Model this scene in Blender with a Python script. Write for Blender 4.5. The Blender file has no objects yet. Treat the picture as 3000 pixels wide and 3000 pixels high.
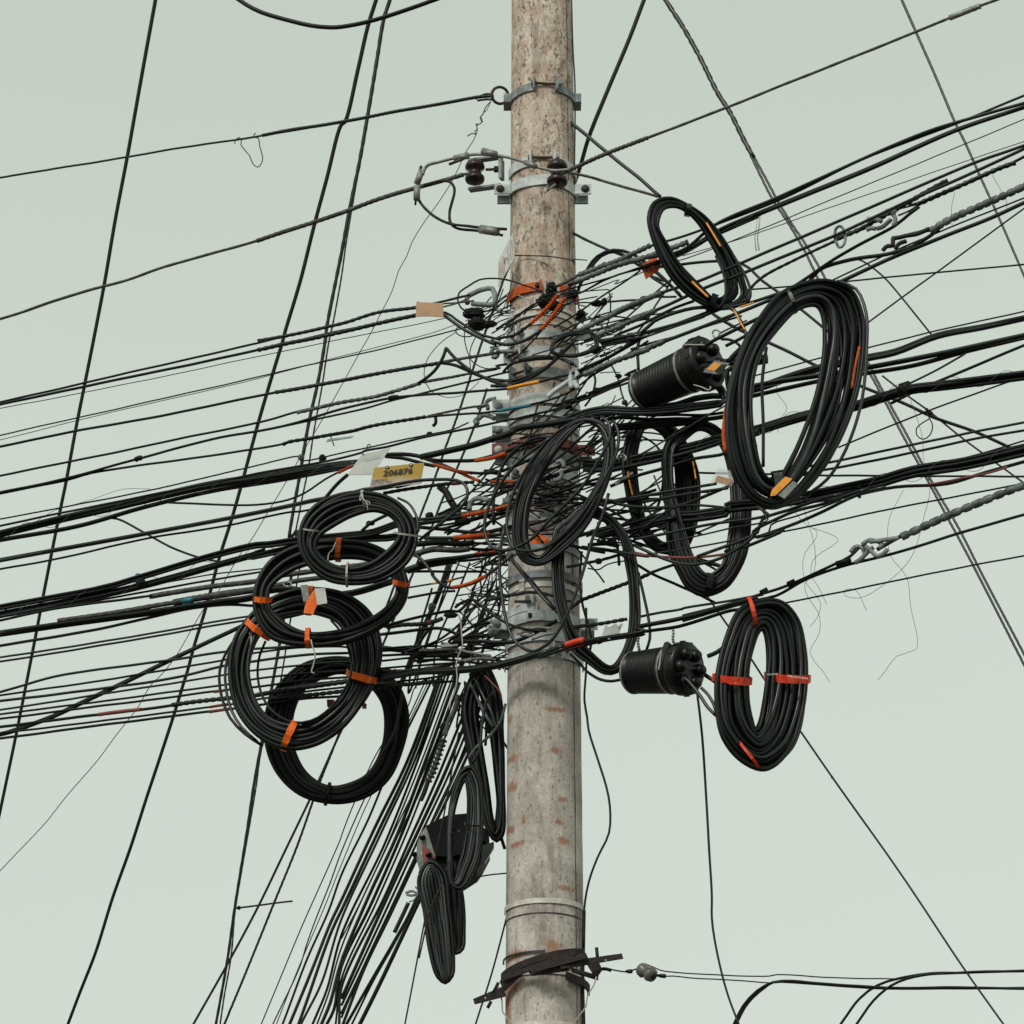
import bpy, math, random
from mathutils import Vector, Matrix
random.seed(7)
SC = bpy.context.scene
# ------------------------------------------------------------------ camera
CAM = Vector((0, 0, 1.6)); PITCH = math.radians(24); HALF = math.radians(10)
F = 1500/math.tan(HALF)
cd = bpy.data.cameras.new('camera'); cam = bpy.data.objects.new('camera', cd)
SC.collection.objects.link(cam); cam.location = CAM
cam.rotation_euler = (math.radians(90)+PITCH, 0, 0)
cd.sensor_width = 36; cd.angle = HALF*2; cd.clip_end = 3000; cd.clip_start = .1
SC.camera = cam
SC.render.resolution_x = SC.render.resolution_y = 1024
# ------------------------------------------------------------------ sky
SUN_EL = math.radians(38); SUN_AZ = math.radians(205)   # azimuth clockwise from +Y: behind left of the viewer
w = bpy.data.worlds.new('World'); SC.world = w; w.use_nodes = True
nt = w.node_tree; nt.nodes.clear()
out = nt.nodes.new('ShaderNodeOutputWorld'); bg = nt.nodes.new('ShaderNodeBackground')
bg2 = nt.nodes.new('ShaderNodeBackground'); add = nt.nodes.new('ShaderNodeAddShader')
sky = nt.nodes.new('ShaderNodeTexSky'); sky.sky_type = 'NISHITA'; sky.sun_disc = False
sky.sun_elevation = SUN_EL; sky.sun_rotation = SUN_AZ
hs = nt.nodes.new('ShaderNodeHueSaturation'); hs.inputs['Saturation'].default_value = .25
nt.links.new(sky.outputs[0], hs.inputs['Color']); nt.links.new(hs.outputs[0], bg.inputs[0])
bg.inputs[1].default_value = .05
# even cloud layer: colour by elevation
tc = nt.nodes.new('ShaderNodeTexCoord'); sx = nt.nodes.new('ShaderNodeSeparateXYZ')
nt.links.new(tc.outputs['Generated'], sx.inputs[0])
cr = nt.nodes.new('ShaderNodeValToRGB'); nt.links.new(sx.outputs['Z'], cr.inputs[0])
def lin(c): c /= 255; return c/12.92 if c <= .04045 else ((c+.055)/1.055)**2.4
def L(r, g, b): return (lin(r), lin(g), lin(b), 1)
cr.color_ramp.elements[0].position = 0; cr.color_ramp.elements[0].color = (.40, .45, .36, 1)
cr.color_ramp.elements[1].position = 1; cr.color_ramp.elements[1].color = (.44, .50, .42, 1)
for p, c in ((.24, (.405, .455, .366, 1)), (.405, (.452, .509, .418, 1)), (.56, (.432, .492, .401, 1))):
    e = cr.color_ramp.elements.new(p); e.color = c
ns = nt.nodes.new('ShaderNodeTexNoise'); ns.inputs['Scale'].default_value = 2.2; ns.inputs['Detail'].default_value = 3
nt.links.new(tc.outputs['Generated'], ns.inputs['Vector'])
mr = nt.nodes.new('ShaderNodeMapRange'); mr.inputs[3].default_value = .965; mr.inputs[4].default_value = 1.035
nt.links.new(ns.outputs['Fac'], mr.inputs[0])
vm = nt.nodes.new('ShaderNodeVectorMath'); vm.operation = 'SCALE'
nt.links.new(cr.outputs[0], vm.inputs[0]); nt.links.new(mr.outputs[0], vm.inputs['Scale'])
nt.links.new(vm.outputs[0], bg2.inputs[0]); bg2.inputs[1].default_value = 1.0
nt.links.new(bg.outputs[0], add.inputs[0]); nt.links.new(bg2.outputs[0], add.inputs[1])
nt.links.new(add.outputs[0], out.inputs[0])
sl = bpy.data.lights.new('sun', 'SUN'); sl.energy = 1.5; sl.angle = math.radians(13); sl.color = (1, .965, .92)
so = bpy.data.objects.new('sun', sl); SC.collection.objects.link(so)
sd = Vector((math.sin(SUN_AZ)*math.cos(SUN_EL), math.cos(SUN_AZ)*math.cos(SUN_EL), math.sin(SUN_EL)))
so.rotation_euler = (-sd).to_track_quat('-Z', 'Y').to_euler(); so.location = (0, -5, 20)
SC.view_settings.view_transform = 'Standard'; SC.view_settings.look = 'None'
SC.view_settings.gamma = 1; SC.view_settings.exposure = 0; SC.view_settings.use_curve_mapping = False
SC.render.engine = 'CYCLES'

# ------------------------------------------------------------------ pixel -> place
FW = Vector((0, math.cos(PITCH), math.sin(PITCH))); UP = Vector((0, -math.sin(PITCH), math.cos(PITCH))); RT = Vector((1, 0, 0))
def P(px, py, Y):
    d = FW + RT*((px-1500)/F) + UP*((1500-py)/F)
    return CAM + d*(Y/d.y)
def dep(p): return (p-CAM).dot(FW)
def M1(p): return dep(p)/F            # metres per pixel at a point
def yb(x): return 10 - .0006*(x-1592) # the plane the street cables run in: left away, right nearer
S1, S5, S6 = 1000/1932, 500/1932, 600/1932
T = dict(F=(0, 0, 3000/1932), a=(0, 0, S1), b=(1000, 0, S1), c=(2000, 0, S1), d=(0, 1000, S1), f=(2000, 1000, S1),
         g=(0, 2000, S1), h=(1000, 2000, S1), i=(2000, 2000, S1), k=(1000, 750, S5), l=(1400, 750, S5), m=(1800, 750, S5),
         n=(600, 1250, S6), o=(1000, 1200, S5), p=(1400, 1200, S5), q=(1750, 1150, S5), r=(1100, 1600, S5), s=(1500, 1600, S5),
         t=(1800, 1550, S6), u=(600, 1750, 650/1932), v=(1750, 900, S5), w=(1420, 800, 360/1932), x=(1400, 1120, 400/1932),
         y=(1420, 1640, 360/1932), A=(1200, 420, 560/1932), B=(1370, 2750, 600/1932), D=(1180, 2350, .207), E=(2500, 450, S5),
         G=(1430, 190, 300/1932), H=(1030, 1300, 230/1932), J=(1440, 670, .1035), K=(0, 0, 1))
def path(s, d=0.):
    """'tile x y x y @depth tile x y ...' -> [(px, py, Y)]"""
    o = []; t = None; tk = s.replace(',', ' ').split(); i = 0
    while i < len(tk):
        k = tk[i]
        if k[0] == '@': d = float(k[1:]); i += 1; continue
        if k in T: t = T[k]; i += 1; continue
        x = t[0]+float(k)*t[2]; y = t[1]+float(tk[i+1])*t[2]; i += 2
        o.append((x, y, yb(x)+d))
    return o
def flat(pp):
    Y = sum(q[2] for q in pp)/len(pp); return [(x, y, Y) for x, y, _ in pp]
def cr_spline(pts, step=22., closed=False):
    n = len(pts); o = []
    if n == 2 and not closed:
        k = max(2, int(math.dist(pts[0][:2], pts[1][:2])/max(step, 40)))
        return [tuple(pts[0][j]+(pts[1][j]-pts[0][j])*i/k for j in range(len(pts[0]))) for i in range(k+1)]
    seg = n if closed else n-1
    for i in range(seg):
        p1 = pts[i]; p2 = pts[(i+1) % n]
        p0 = pts[(i-1) % n] if (closed or i > 0) else tuple(2*a-b for a, b in zip(p1, p2))
        p3 = pts[(i+2) % n] if (closed or i < n-2) else tuple(2*a-b for a, b in zip(p2, p1))
        l0 = math.dist(p0[:2], p1[:2])**.5+1e-6; l1 = math.dist(p1[:2], p2[:2])**.5+1e-6; l2 = math.dist(p2[:2], p3[:2])**.5+1e-6
        m1 = [(b-a)/l0-(c-a)/(l0+l1)+(c-b)/l1 for a, b, c in zip(p0, p1, p2)]
        m2 = [(b-a)/l1-(c-a)/(l1+l2)+(c-b)/l2 for a, b, c in zip(p1, p2, p3)]
        k = max(2, int(l1*l1/step))
        for j in range(k):
            u = j/k; u2 = u*u; u3 = u2*u
            o.append(tuple((2*u3-3*u2+1)*p1[q]+(u3-2*u2+u)*m1[q]*l1+(-2*u3+3*u2)*p2[q]+(u3-u2)*m2[q]*l1 for q in range(len(p1))))
    if not closed: o.append(tuple(pts[-1]))
    return o

# ------------------------------------------------------------------ materials
MAT = {}
def mat(name, col, rough=.5, metal=0., vary=.25, scale=30., bump=0., spec=.5, col2=None, thr=(.45, .7)):
    m = bpy.data.materials.new(name); m.use_nodes = True; t = m.node_tree; b = t.nodes['Principled BSDF']
    b.inputs['Roughness'].default_value = rough; b.inputs['Metallic'].default_value = metal
    b.inputs['Specular IOR Level'].default_value = spec
    co = t.nodes.new('ShaderNodeTexCoord'); n = t.nodes.new('ShaderNodeTexNoise'); n.inputs['Scale'].default_value = scale
    n.inputs['Detail'].default_value = 5; n.inputs['Roughness'].default_value = .6
    t.links.new(co.outputs['Object'], n.inputs['Vector'])
    r = t.nodes.new('ShaderNodeValToRGB'); t.links.new(n.outputs['Fac'], r.inputs[0])
    c2 = col2 or tuple(min(1, c*(1+vary)) for c in col); c1 = tuple(c*(1-vary) for c in col) if not col2 else col
    r.color_ramp.elements[0].position = thr[0] if col2 else .3; r.color_ramp.elements[1].position = thr[1]
    r.color_ramp.elements[0].color = (*c1, 1); r.color_ramp.elements[1].color = (*c2, 1)
    t.links.new(r.outputs[0], b.inputs['Base Color'])
    if bump:
        bp = t.nodes.new('ShaderNodeBump'); bp.inputs['Strength'].default_value = bump; bp.inputs['Distance'].default_value = .004
        t.links.new(n.outputs['Fac'], bp.inputs['Height']); t.links.new(bp.outputs[0], b.inputs['Normal'])
    MAT[name] = m; return m
mat('blk', (.0018, .0034, .0026), .45, col2=(.0048, .0078, .0062), scale=14, thr=(.4, .8), spec=.3)
mat('blk2', (.002, .003, .0024), .55, col2=(.006, .008, .007), scale=18, spec=.2)
mat('gry', (.0038, .0066, .0055), .33, col2=(.013, .019, .0168), scale=16, spec=.5)
mat('lgt', (.06, .07, .066), .5, col2=(.2, .22, .21), scale=22, spec=.4)
mat('gry2', (.018, .022, .0205), .36, col2=(.05, .06, .056), scale=12, spec=.5)
mat('brn', (.011, .0105, .009), .6, col2=(.032, .03, .026), scale=30, spec=.3)
mat('strand', (.05, .048, .043), .6, .3, col2=(.13, .125, .115), scale=40)
mat('alu', (.2, .2, .18), .5, .4, col2=(.4, .4, .37), scale=50, bump=.3)
mat('galv', (.46, .50, .485), .6, .0, col2=(.70, .735, .715), scale=26, bump=.2)
mat('galvd', (.16, .18, .18), .6, .05, col2=(.33, .36, .355), scale=26, bump=.2)
mat('rust', (.010, .0065, .0055), .8, col2=(.038, .02, .014), scale=40, bump=.6)
mat('steelr', (.04, .03, .026), .7, .2, col2=(.11, .08, .065), scale=60, bump=.3)
mat('redband', (.17, .045, .032), .7, col2=(.22, .19, .17), scale=14, thr=(.56, .72), bump=.2)
mat('orange', (.42, .06, .006), .55, col2=(.70, .12, .012), scale=40, spec=.25)
mat('otape', (.85, .13, .006), .5, col2=(.9, .34, .13), scale=45, bump=.5, thr=(.54, .72), spec=.25)
mat('rtape', (.70, .045, .015), .45, col2=(.8, .12, .06), scale=45, bump=.4, spec=.3)
mat('dred', (.2, .045, .03), .55)
mat('yellow', (.85, .33, .008), .45, col2=(.6, .22, .02), scale=60)
mat('blue', (.02, .16, .22), .4)
mat('white', (.5, .51, .47), .6, col2=(.62, .63, .58), scale=20)
mat('wire_w', (.4, .38, .34), .6)
mat('strapm', (.55, .52, .46), .5, .0, col2=(.78, .75, .68), scale=30)
mat('tan', (.50, .30, .17), .7, col2=(.42, .24, .13), scale=30)
mat('teal', (.25, .36, .33), .6)
mat('ink', (.012, .012, .01), .6)
mat('inkw', (.75, .7, .62), .6)
mat('porc', (.028, .013, .011), .3, col2=(.016, .009, .008), scale=12, spec=.4)
mat('porcw', (.13, .125, .11), .35, col2=(.03, .028, .025), scale=30)
mat('gold', (.35, .26, .07), .35, .8)
mat('dome', (.0028, .0036, .003), .38, col2=(.011, .0125, .011), scale=45, thr=(.45, .8), spec=.4)
mat('boxb', (.002, .003, .003), .6, col2=(.007, .009, .009), scale=10, spec=.12)
mat('plate', (.22, .23, .21), .5, .0, col2=(.09, .10, .09), scale=30)
mat('asphalt', (.05, .05, .05), .9, scale=6)
mat('paving', (.11, .105, .095), .9, scale=3)
m = bpy.data.materials.new('clear'); m.use_nodes = True; b = m.node_tree.nodes['Principled BSDF']
b.inputs['Base Color'].default_value = (.8, .82, .8, 1); b.inputs['Roughness'].default_value = .15; b.inputs['Alpha'].default_value = .38; MAT['clear'] = m

# ------------------------------------------------------------------ objects
def link(o): SC.collection.objects.link(o)
def tag(o, label=None, cat=None, group=None, kind=None):
    if label: o['label'] = label
    if cat: o['category'] = cat
    if group: o['group'] = group
    if kind: o['kind'] = kind
    return o
def empty(name, loc, label, cat, group=None):
    o = bpy.data.objects.new(name, None); o.empty_display_size = .05; link(o); o.location = loc
    return tag(o, label, cat, group)
def wloc(o):
    v = Vector((0, 0, 0))
    while o: v += o.location; o = o.parent
    return v
def obj(name, V, Fs, m, parent=None, smooth=True):
    me = bpy.data.meshes.new(name)
    base = V[0].copy() if not parent else wloc(parent)
    me.from_pydata([v-base for v in V], [], Fs)
    if smooth: me.polygons.foreach_set('use_smooth', [True]*len(me.polygons))
    me.materials.append(MAT[m] if isinstance(m, str) else m)
    o = bpy.data.objects.new(name, me); link(o)
    if parent: o.parent = parent
    else: o.location = base
    return o
def merge(parts):
    V = []; Fs = []
    for v, f in parts:
        n = len(V); V += v; Fs += [tuple(i+n for i in q) for q in f]
    return V, Fs
def tube(pts, rad, sides=6, closed=False, lobes=None, corr=None):
    n = len(pts); V = []; Fs = []
    tans = []
    for i in range(n):
        a = pts[(i-1) % n] if (closed or i) else pts[0]; b = pts[(i+1) % n] if (closed or i < n-1) else pts[-1]
        t = b-a; tans.append(t.normalized() if t.length > 1e-9 else (tans[-1] if tans else Vector((1, 0, 0))))
    nr = tans[0].cross(Vector((.13, .3, .9))).normalized(); L_ = 0
    ff = []
    for i in range(n):
        nr = (nr - tans[i]*nr.dot(tans[i]))
        nr = nr.normalized() if nr.length > 1e-6 else tans[i].orthogonal().normalized()
        ff.append((nr, tans[i].cross(nr)))
    tw = 0.
    if closed:
        nn = ff[-1][0]-tans[0]*ff[-1][0].dot(tans[0]); nn.normalize()
        tw = math.atan2(nn.dot(ff[0][1]), nn.dot(ff[0][0]))
    for i in range(n):
        r = rad[i] if isinstance(rad, list) else rad
        if i: L_ += (pts[i]-pts[i-1]).length
        if corr: r *= 1+(.28 if corr > 0 else .16)*(1 if math.sin(2*math.pi*L_/abs(corr)) > (0 if corr > 0 else -.7) else -1)
        nx, ny = ff[i]; off = -tw*i/n
        for k in range(sides):
            a = 2*math.pi*k/sides+off; rr = r
            if lobes:
                ph = 2*math.pi*L_/lobes[1]
                rr = r*(1-lobes[2]*(1-abs(math.cos(lobes[0]*(a+ph)/2))))
            V.append(pts[i]+nx*(math.cos(a)*rr)+ny*(math.sin(a)*rr))
    for i in range(n if closed else n-1):
        j = (i+1) % n
        for k in range(sides):
            k2 = (k+1) % sides
            Fs.append((i*sides+k, i*sides+k2, j*sides+k2, j*sides+k))
    if not closed:
        Fs.append(tuple(range(sides-1, -1, -1))); Fs.append(tuple((n-1)*sides+k for k in range(sides)))
    return V, Fs
def extend(pp, lo=-900, hi=3900):
    """carry a line that leaves the frame on beyond it"""
    def ex(p, q):
        if p[0] <= 8 or p[0] >= 2992 or p[1] <= 8 or p[1] >= 2992:
            dx, dy = p[0]-q[0], p[1]-q[1]; l = math.hypot(dx, dy) or 1; k = 900/l
            dY = max(-.8, min(.8, (p[2]-q[2])*k))
            return (p[0]+dx*k, p[1]+dy*k, p[2]+dY)
    a = ex(pp[0], pp[1]); b = ex(pp[-1], pp[-2])
    return ([a] if a else [])+pp+([b] if b else [])
EDGE = {'left': [], 'right': [], 'bottom': [], 'top': []}
def edge_of(pp):
    for q in (pp[0], pp[-1]):
        if q[0] <= 8: return 'left', q[1]
        if q[0] >= 2992: return 'right', q[1]
    for q in (pp[0], pp[-1]):
        if q[1] >= 2992: return 'bottom', q[0]
        if q[1] <= 8: return 'top', q[0]
def geo(pp, wd, tw=None, corr=None, sides=None, wob=.7, seed=0):
    """tube from pixel path; wd width px or (w0, w1)"""
    fine = tw or corr
    st = min(22, max(3.5, sum(math.dist(a[:2], b[:2]) for a, b in zip(pp, pp[1:]))/16))
    if tw: st = max(5, tw[1]/7)
    if corr: st = abs(corr)/6
    sp = cr_spline(pp, st); rnd = random.Random(seed+len(sp)); ph = [rnd.uniform(0, 6) for _ in range(3)]
    pts = []; rad = []; n = len(sp)
    for i, (x, y, Y) in enumerate(sp):
        u = i/max(1, n-1); W_ = wd if not isinstance(wd, tuple) else wd[0]+(wd[1]-wd[0])*u
        e = wob*(math.sin(x*.021+y*.017+ph[0])*.6+math.sin(x*.05+y*.043+ph[1])*.4)
        q = P(x, y+e, Y); pts.append(q); rad.append(W_*.55*M1(q))
    mm = M1(pts[n//2])
    lob = (tw[0], tw[1]*mm, tw[2] if len(tw) > 2 else .3) if tw else None
    sd = sides or (12 if tw else (6 if (wd if not isinstance(wd, tuple) else wd[0]) < 7 else 8))
    return tube(pts, rad, sd, False, lob, corr*mm if corr else None)
NW = [0]
def W(name, label, wd, s, d=-.19, m='blk', tw=None, corr=None, cat='cable', parts=(), group=None, wob=.7, jit=True):
    NW[0] += 1; rr = random.Random(NW[0]*31)
    dd = d+(rr.uniform(-.035, .035) if jit else 0)
    pp0 = path(s, dd); pp = extend(pp0)
    V, Fs = geo(pp, wd, tw, corr, wob=wob, seed=NW[0])
    e = edge_of(pp0)
    if m == 'blk' and cat == 'cable' and rr.random() < .3: m = 'gry'
    if parts:
        o = empty(name, V[0], label, cat, group); obj('cable_run' if cat != 'wire' else 'wire_run', V, Fs, m, o)
        for pn, pw, ps, pm, kw in parts:
            kw = dict(kw); dp = kw.pop('d', 0)
            V2, F2 = geo(path(ps, dd+dp), pw, wob=0 if wob == 0 else wob, seed=NW[0], **kw); obj(pn, V2, F2, pm, o)
    else:
        o = tag(obj(name, V, Fs, m), label, cat, group)
    if e: EDGE[e[0]].append((e[1], o))
    return o
def BUN(name, label, width, n, s, ws, d=-.19, m='blk', group=None, parts=(), cat='cable bundle', tws=.8):
    """a lashed bundle: n cables side by side, slowly turning"""
    NW[0] += 1; rr = random.Random(NW[0]*17); pp0 = path(s, d); pp = extend(pp0); sp = cr_spline(pp, 26)
    root = empty(name, P(*sp[0]), label, cat, group)
    N = len(sp)
    for k in range(n):
        r0 = (k+.5)/n*2-1; ph = rr.uniform(0, 6.28); pts = []; rad = []
        wk = ws*rr.uniform(.9, 1.3)
        for i, (x, y, Y) in enumerate(sp):
            j = min(N-1, i+1); i0 = max(0, j-1); dx, dy = sp[j][0]-sp[i0][0], sp[j][1]-sp[i0][1]; l = math.hypot(dx, dy) or 1
            o_ = (r0+.35*math.sin(i*.09*tws+ph))*(width-ws)/2; z = .7*math.cos(i*.11*tws+ph)*ws + (k % 3-1)*ws*.5
            q = P(x-dy/l*o_, y+dx/l*o_, Y+z*.0013); pts.append(q); rad.append(wk/2*M1(q))
        V, Fs = tube(pts, rad, 7); obj('cable', V, Fs, m if rr.random() < .7 else 'gry', root)
    for pn, pw, ps, pm, kw in parts:
        kw = dict(kw); dp = kw.pop('d', 0)
        V2, F2 = geo(path(ps, d+dp), pw, **kw); obj(pn, V2, F2, pm, root)
    e = edge_of(pp0)
    if e: EDGE[e[0]].append((e[1], root))
    return root
def strap(px, py, ax, ay, half_d, width, Y, m, root, name='tape', crumple=.12, thick=.0015):
    """strap round a bundle: centre px,py, half vector ax,ay (px) across the bundle, half_d metres deep, width px"""
    c = P(px, py, Y); mm = M1(c); a = RT*(ax*mm)-UP*(ay*mm); n = RT*(ay*mm)+UP*(ax*mm); n = n.normalized()*(width*mm/2)
    b = FW*half_d; K = 22; V = []; Fs = []; rr = random.Random(int(px*7+py))
    for k in range(K):
        t = 2*math.pi*k/K; e = n*(1+rr.uniform(-crumple, crumple)); sh = n*rr.uniform(-crumple, crumple)*.8
        r_ = 1+rr.uniform(-.03, .05); p = c+a*(math.cos(t)*r_)+b*(math.sin(t)*r_); rdir = (p-c).normalized()*thick
        V += [p-e+sh, p+e+sh, p+e+sh-rdir, p-e+sh-rdir]
    for k in range(K):
        i = k*4; j = ((k+1) % K)*4
        for q in range(4):
            q2 = (q+1) % 4; Fs.append((i+q, i+q2, j+q2, j+q))
    return obj(name, V, Fs, m, root, smooth=False)
def COIL(name, label, s, N, ws, d, tilt=0., thick=28, layers=2, m='blk', ties=(), group='slack cable coils hanging by the pole', amp=.5, mats=('gry',), part='cable_turn', flip=False):
    """s = 'tile Ox Oy Ix Iy Ox Oy Ix Iy ...': outer and inner outline pairs round the coil"""
    NW[0] += 1; rr = random.Random(NW[0]*13); q = path(s, 0); n = len(q)//2
    O = [q[2*i] for i in range(n)]; I = [q[2*i+1] for i in range(n)]
    cx = sum(p[0] for p in O)/n; cy = sum(p[1] for p in O)/n; Y0 = yb(cx)+d
    ctrl = [(O[i][0], O[i][1], I[i][0], I[i][1]) for i in range(n)]
    # resample so both outlines march together
    sp = cr_spline(ctrl, 14, True); K = len(sp)
    root = empty(name, P(cx, cy, Y0), label, 'cable coil', group)
    nc = max(1, N//layers); yt = 26/8507*11
    mid = [((q_[0]+q_[2])/2, (q_[1]+q_[3])/2) for q_ in sp]; cx2 = sum(q_[0] for q_ in mid)/K
    ys_ = [q_[1] for q_ in mid]; hy = (max(ys_)-min(ys_))/2; hx = (max(q_[0] for q_ in mid)-min(q_[0] for q_ in mid))/2
    cy2 = (max(ys_)+min(ys_))/2; mid = [(q_[0], cy2+(q_[1]-cy2)*hx/hy) for q_ in mid]
    for k in range(N):
        col = k % nc; lay = k//nc; rk = rr.uniform(-.5, .5)
        t0 = (col+.5+(.5 if lay % 2 else 0)*.6)/(nc+.3); t0 = min(.98, max(.02, t0+rr.uniform(-.3, .3)/nc))
        if col == 0 and lay == 0: t0 = .0
        if col == nc-1 and lay == 0: t0 = 1.
        ph = [rr.uniform(0, 6.28) for _ in range(4)]; pts = []; rad = []
        wk = ws*rr.uniform(1.03, 1.2)
        for i in range(K):
            th = 2*math.pi*i/K
            t = t0+amp/nc*(math.sin(th+ph[0])*.9+math.sin(2*th+ph[1])*.5+.35*math.sin(3*th+ph[3])); t = min(1.0, max(0., t))
            if flip:      # turns stacked side by side: outermost on one flank is innermost on the other, crossing at top and bottom
                a_ = math.atan2(mid[i][1]-cy2, mid[i][0]-cx2); c_ = math.cos(a_)
                g_ = math.tanh(2.6*(-c_-.75*math.sin(a_))); lo_ = ((lay+.5)/layers-.5)*.9+rk*.25
                t = .5+(t0-.5)*g_+lo_*(1-abs(g_))+amp/nc*.3*math.sin(2*th+ph[1]); t = min(1., max(0., t))
            ox, oy, ix, iy = sp[i]; x = ox+(ix-ox)*t; y = oy+(iy-oy)*t
            # inset by half a cable at both outlines
            bw = math.hypot(ix-ox, iy-oy) or 1; k_ = min(.45, ws/2/bw); t = k_+t*(1-2*k_); x = ox+(ix-ox)*t; y = oy+(iy-oy)*t
            z = ((lay+.5)/layers*2-1)*thick/2+math.sin(th*2+ph[2])*ws*.35+(.35*ws if col % 2 else -.35*ws)
            q3 = P(x, y, Y0+z*.0013+tilt*(x-cx)); pts.append(q3); rad.append(wk/2*M1(q3))
        V, Fs = tube(pts, rad, 8, True)
        obj(part, V, Fs, m if rr.random() < .72 else rr.choice(mats), root)
    for tdef in ties:
        ts, wd, tm = tdef[:3]; nm = tdef[3] if len(tdef) > 3 else 'tape'
        (x1, y1, _), (x2, y2, _) = path(ts); mx, my = (x1+x2)/2, (y1+y2)/2
        strap(mx, my, (x2-x1)/2*1.07, (y2-y1)/2*1.07, (thick/2+ws*1.5)*.0016, wd, Y0+tilt*(mx-cx), tm, root, nm, crumple=.12 if wd > 8 else .03)
    return root
def prism(pts, th):
    """flat plate with real thickness; pts 3-D corners"""
    n = (pts[1]-pts[0]).cross(pts[2]-pts[0]).normalized()*th
    if n.dot(pts[0]-CAM) < 0: n = -n; pts = list(pts)[::-1]
    k = len(pts); V = list(pts)+[p+n for p in pts]
    Fs = [tuple(range(k-1, -1, -1)), tuple(range(k, 2*k))]+[(i, (i+1) % k, (i+1) % k+k, i+k) for i in range(k)]
    return V, Fs
def cyl(a, b, r, sides=12, r2=None):
    return tube([a, b], [r, r if r2 is None else r2], sides)
def box(c, X, Y_, Z):
    V = [c+X*i+Y_*j+Z*k for i in (-1, 1) for j in (-1, 1) for k in (-1, 1)]
    return V, [(0, 1, 3, 2), (4, 6, 7, 5), (0, 4, 5, 1), (2, 3, 7, 6), (0, 2, 6, 4), (1, 5, 7, 3)]
def plate(name, s, d, m, th=.004, parent=None, label=None, cat=None, group=None):
    V, Fs = prism([P(*q) for q in flat(path(s, d))], th)
    o = obj(name, V, Fs, m, parent, smooth=False)
    if label: tag(o, label, cat, group)
    return o
def text(body, O, U, Vv, m, parent, size=1., bold=0., name='lettering'):
    """flat print: text laid along unit vectors U (reading) and Vv (up), from corner O"""
    cu = bpy.data.curves.new('txt', 'FONT'); cu.body = body; cu.size = size; cu.offset = bold; cu.resolution_u = 2
    to = bpy.data.objects.new('txt', cu); link(to); dg = bpy.context.evaluated_depsgraph_get()
    me = bpy.data.meshes.new_from_object(to.evaluated_get(dg)); V = [O+U*v.co.x+Vv*v.co.y for v in me.vertices]; Fs = [tuple(p.vertices) for p in me.polygons]
    bpy.data.objects.remove(to); bpy.data.curves.remove(cu); bpy.data.meshes.remove(me)
    return obj(name, V, Fs, m, parent, smooth=False)
def blob(name, s, rx, ry, m, d=-.2, label=None, cat=None, parent=None, rough=.35, group=None, rz=None):
    (x, y, Y), = path(s, d); c = P(x, y, Y); mm = M1(c); rr = random.Random(int(x*3+y)); V = []; Fs = []; A, Bn = 9, 12
    for i in range(A+1):
        for j in range(Bn):
            th = math.pi*i/A; ph = 2*math.pi*j/Bn; k = 1+rr.uniform(-rough, rough)*(0 < i < A)
            k = 1+(k-1)*.5
            V.append(c+RT*(math.sin(th)*math.cos(ph)*rx*mm*k)+UP*(math.cos(th)*ry*mm*k)+FW*(math.sin(th)*math.sin(ph)*(rz or min(rx, ry))*mm*k))
    for i in range(A):
        for j in range(Bn):
            Fs.append((i*Bn+j, i*Bn+(j+1) % Bn, (i+1)*Bn+(j+1) % Bn, (i+1)*Bn+j))
    o = obj(name, V, Fs, m, parent, smooth=False)
    if label: tag(o, label, cat, group)
    return o
# ================================================================== GROUND
def sheet(name, x0, x1, y0, y1, z, m, th=None):
    V = [Vector(p) for p in ((x0, y0, z), (x1, y0, z), (x1, y1, z), (x0, y1, z))]; Fs = [(0, 1, 2, 3)]
    if th: V += [v-Vector((0, 0, th)) for v in V]; Fs += [(7, 6, 5, 4)]+[(i, i+4, (i+1) % 4+4, (i+1) % 4) for i in range(4)]
    o = obj(name, V, Fs, m, smooth=False); o['kind'] = 'structure'; return o
sheet('ground', -400, 400, -400, 800, -.004, 'paving')
sheet('road', -400, 400, -6, 8.2, 0, 'asphalt')
sheet('pavement', -400, 400, 8.2, 13, .13, 'paving', .13)
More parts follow.
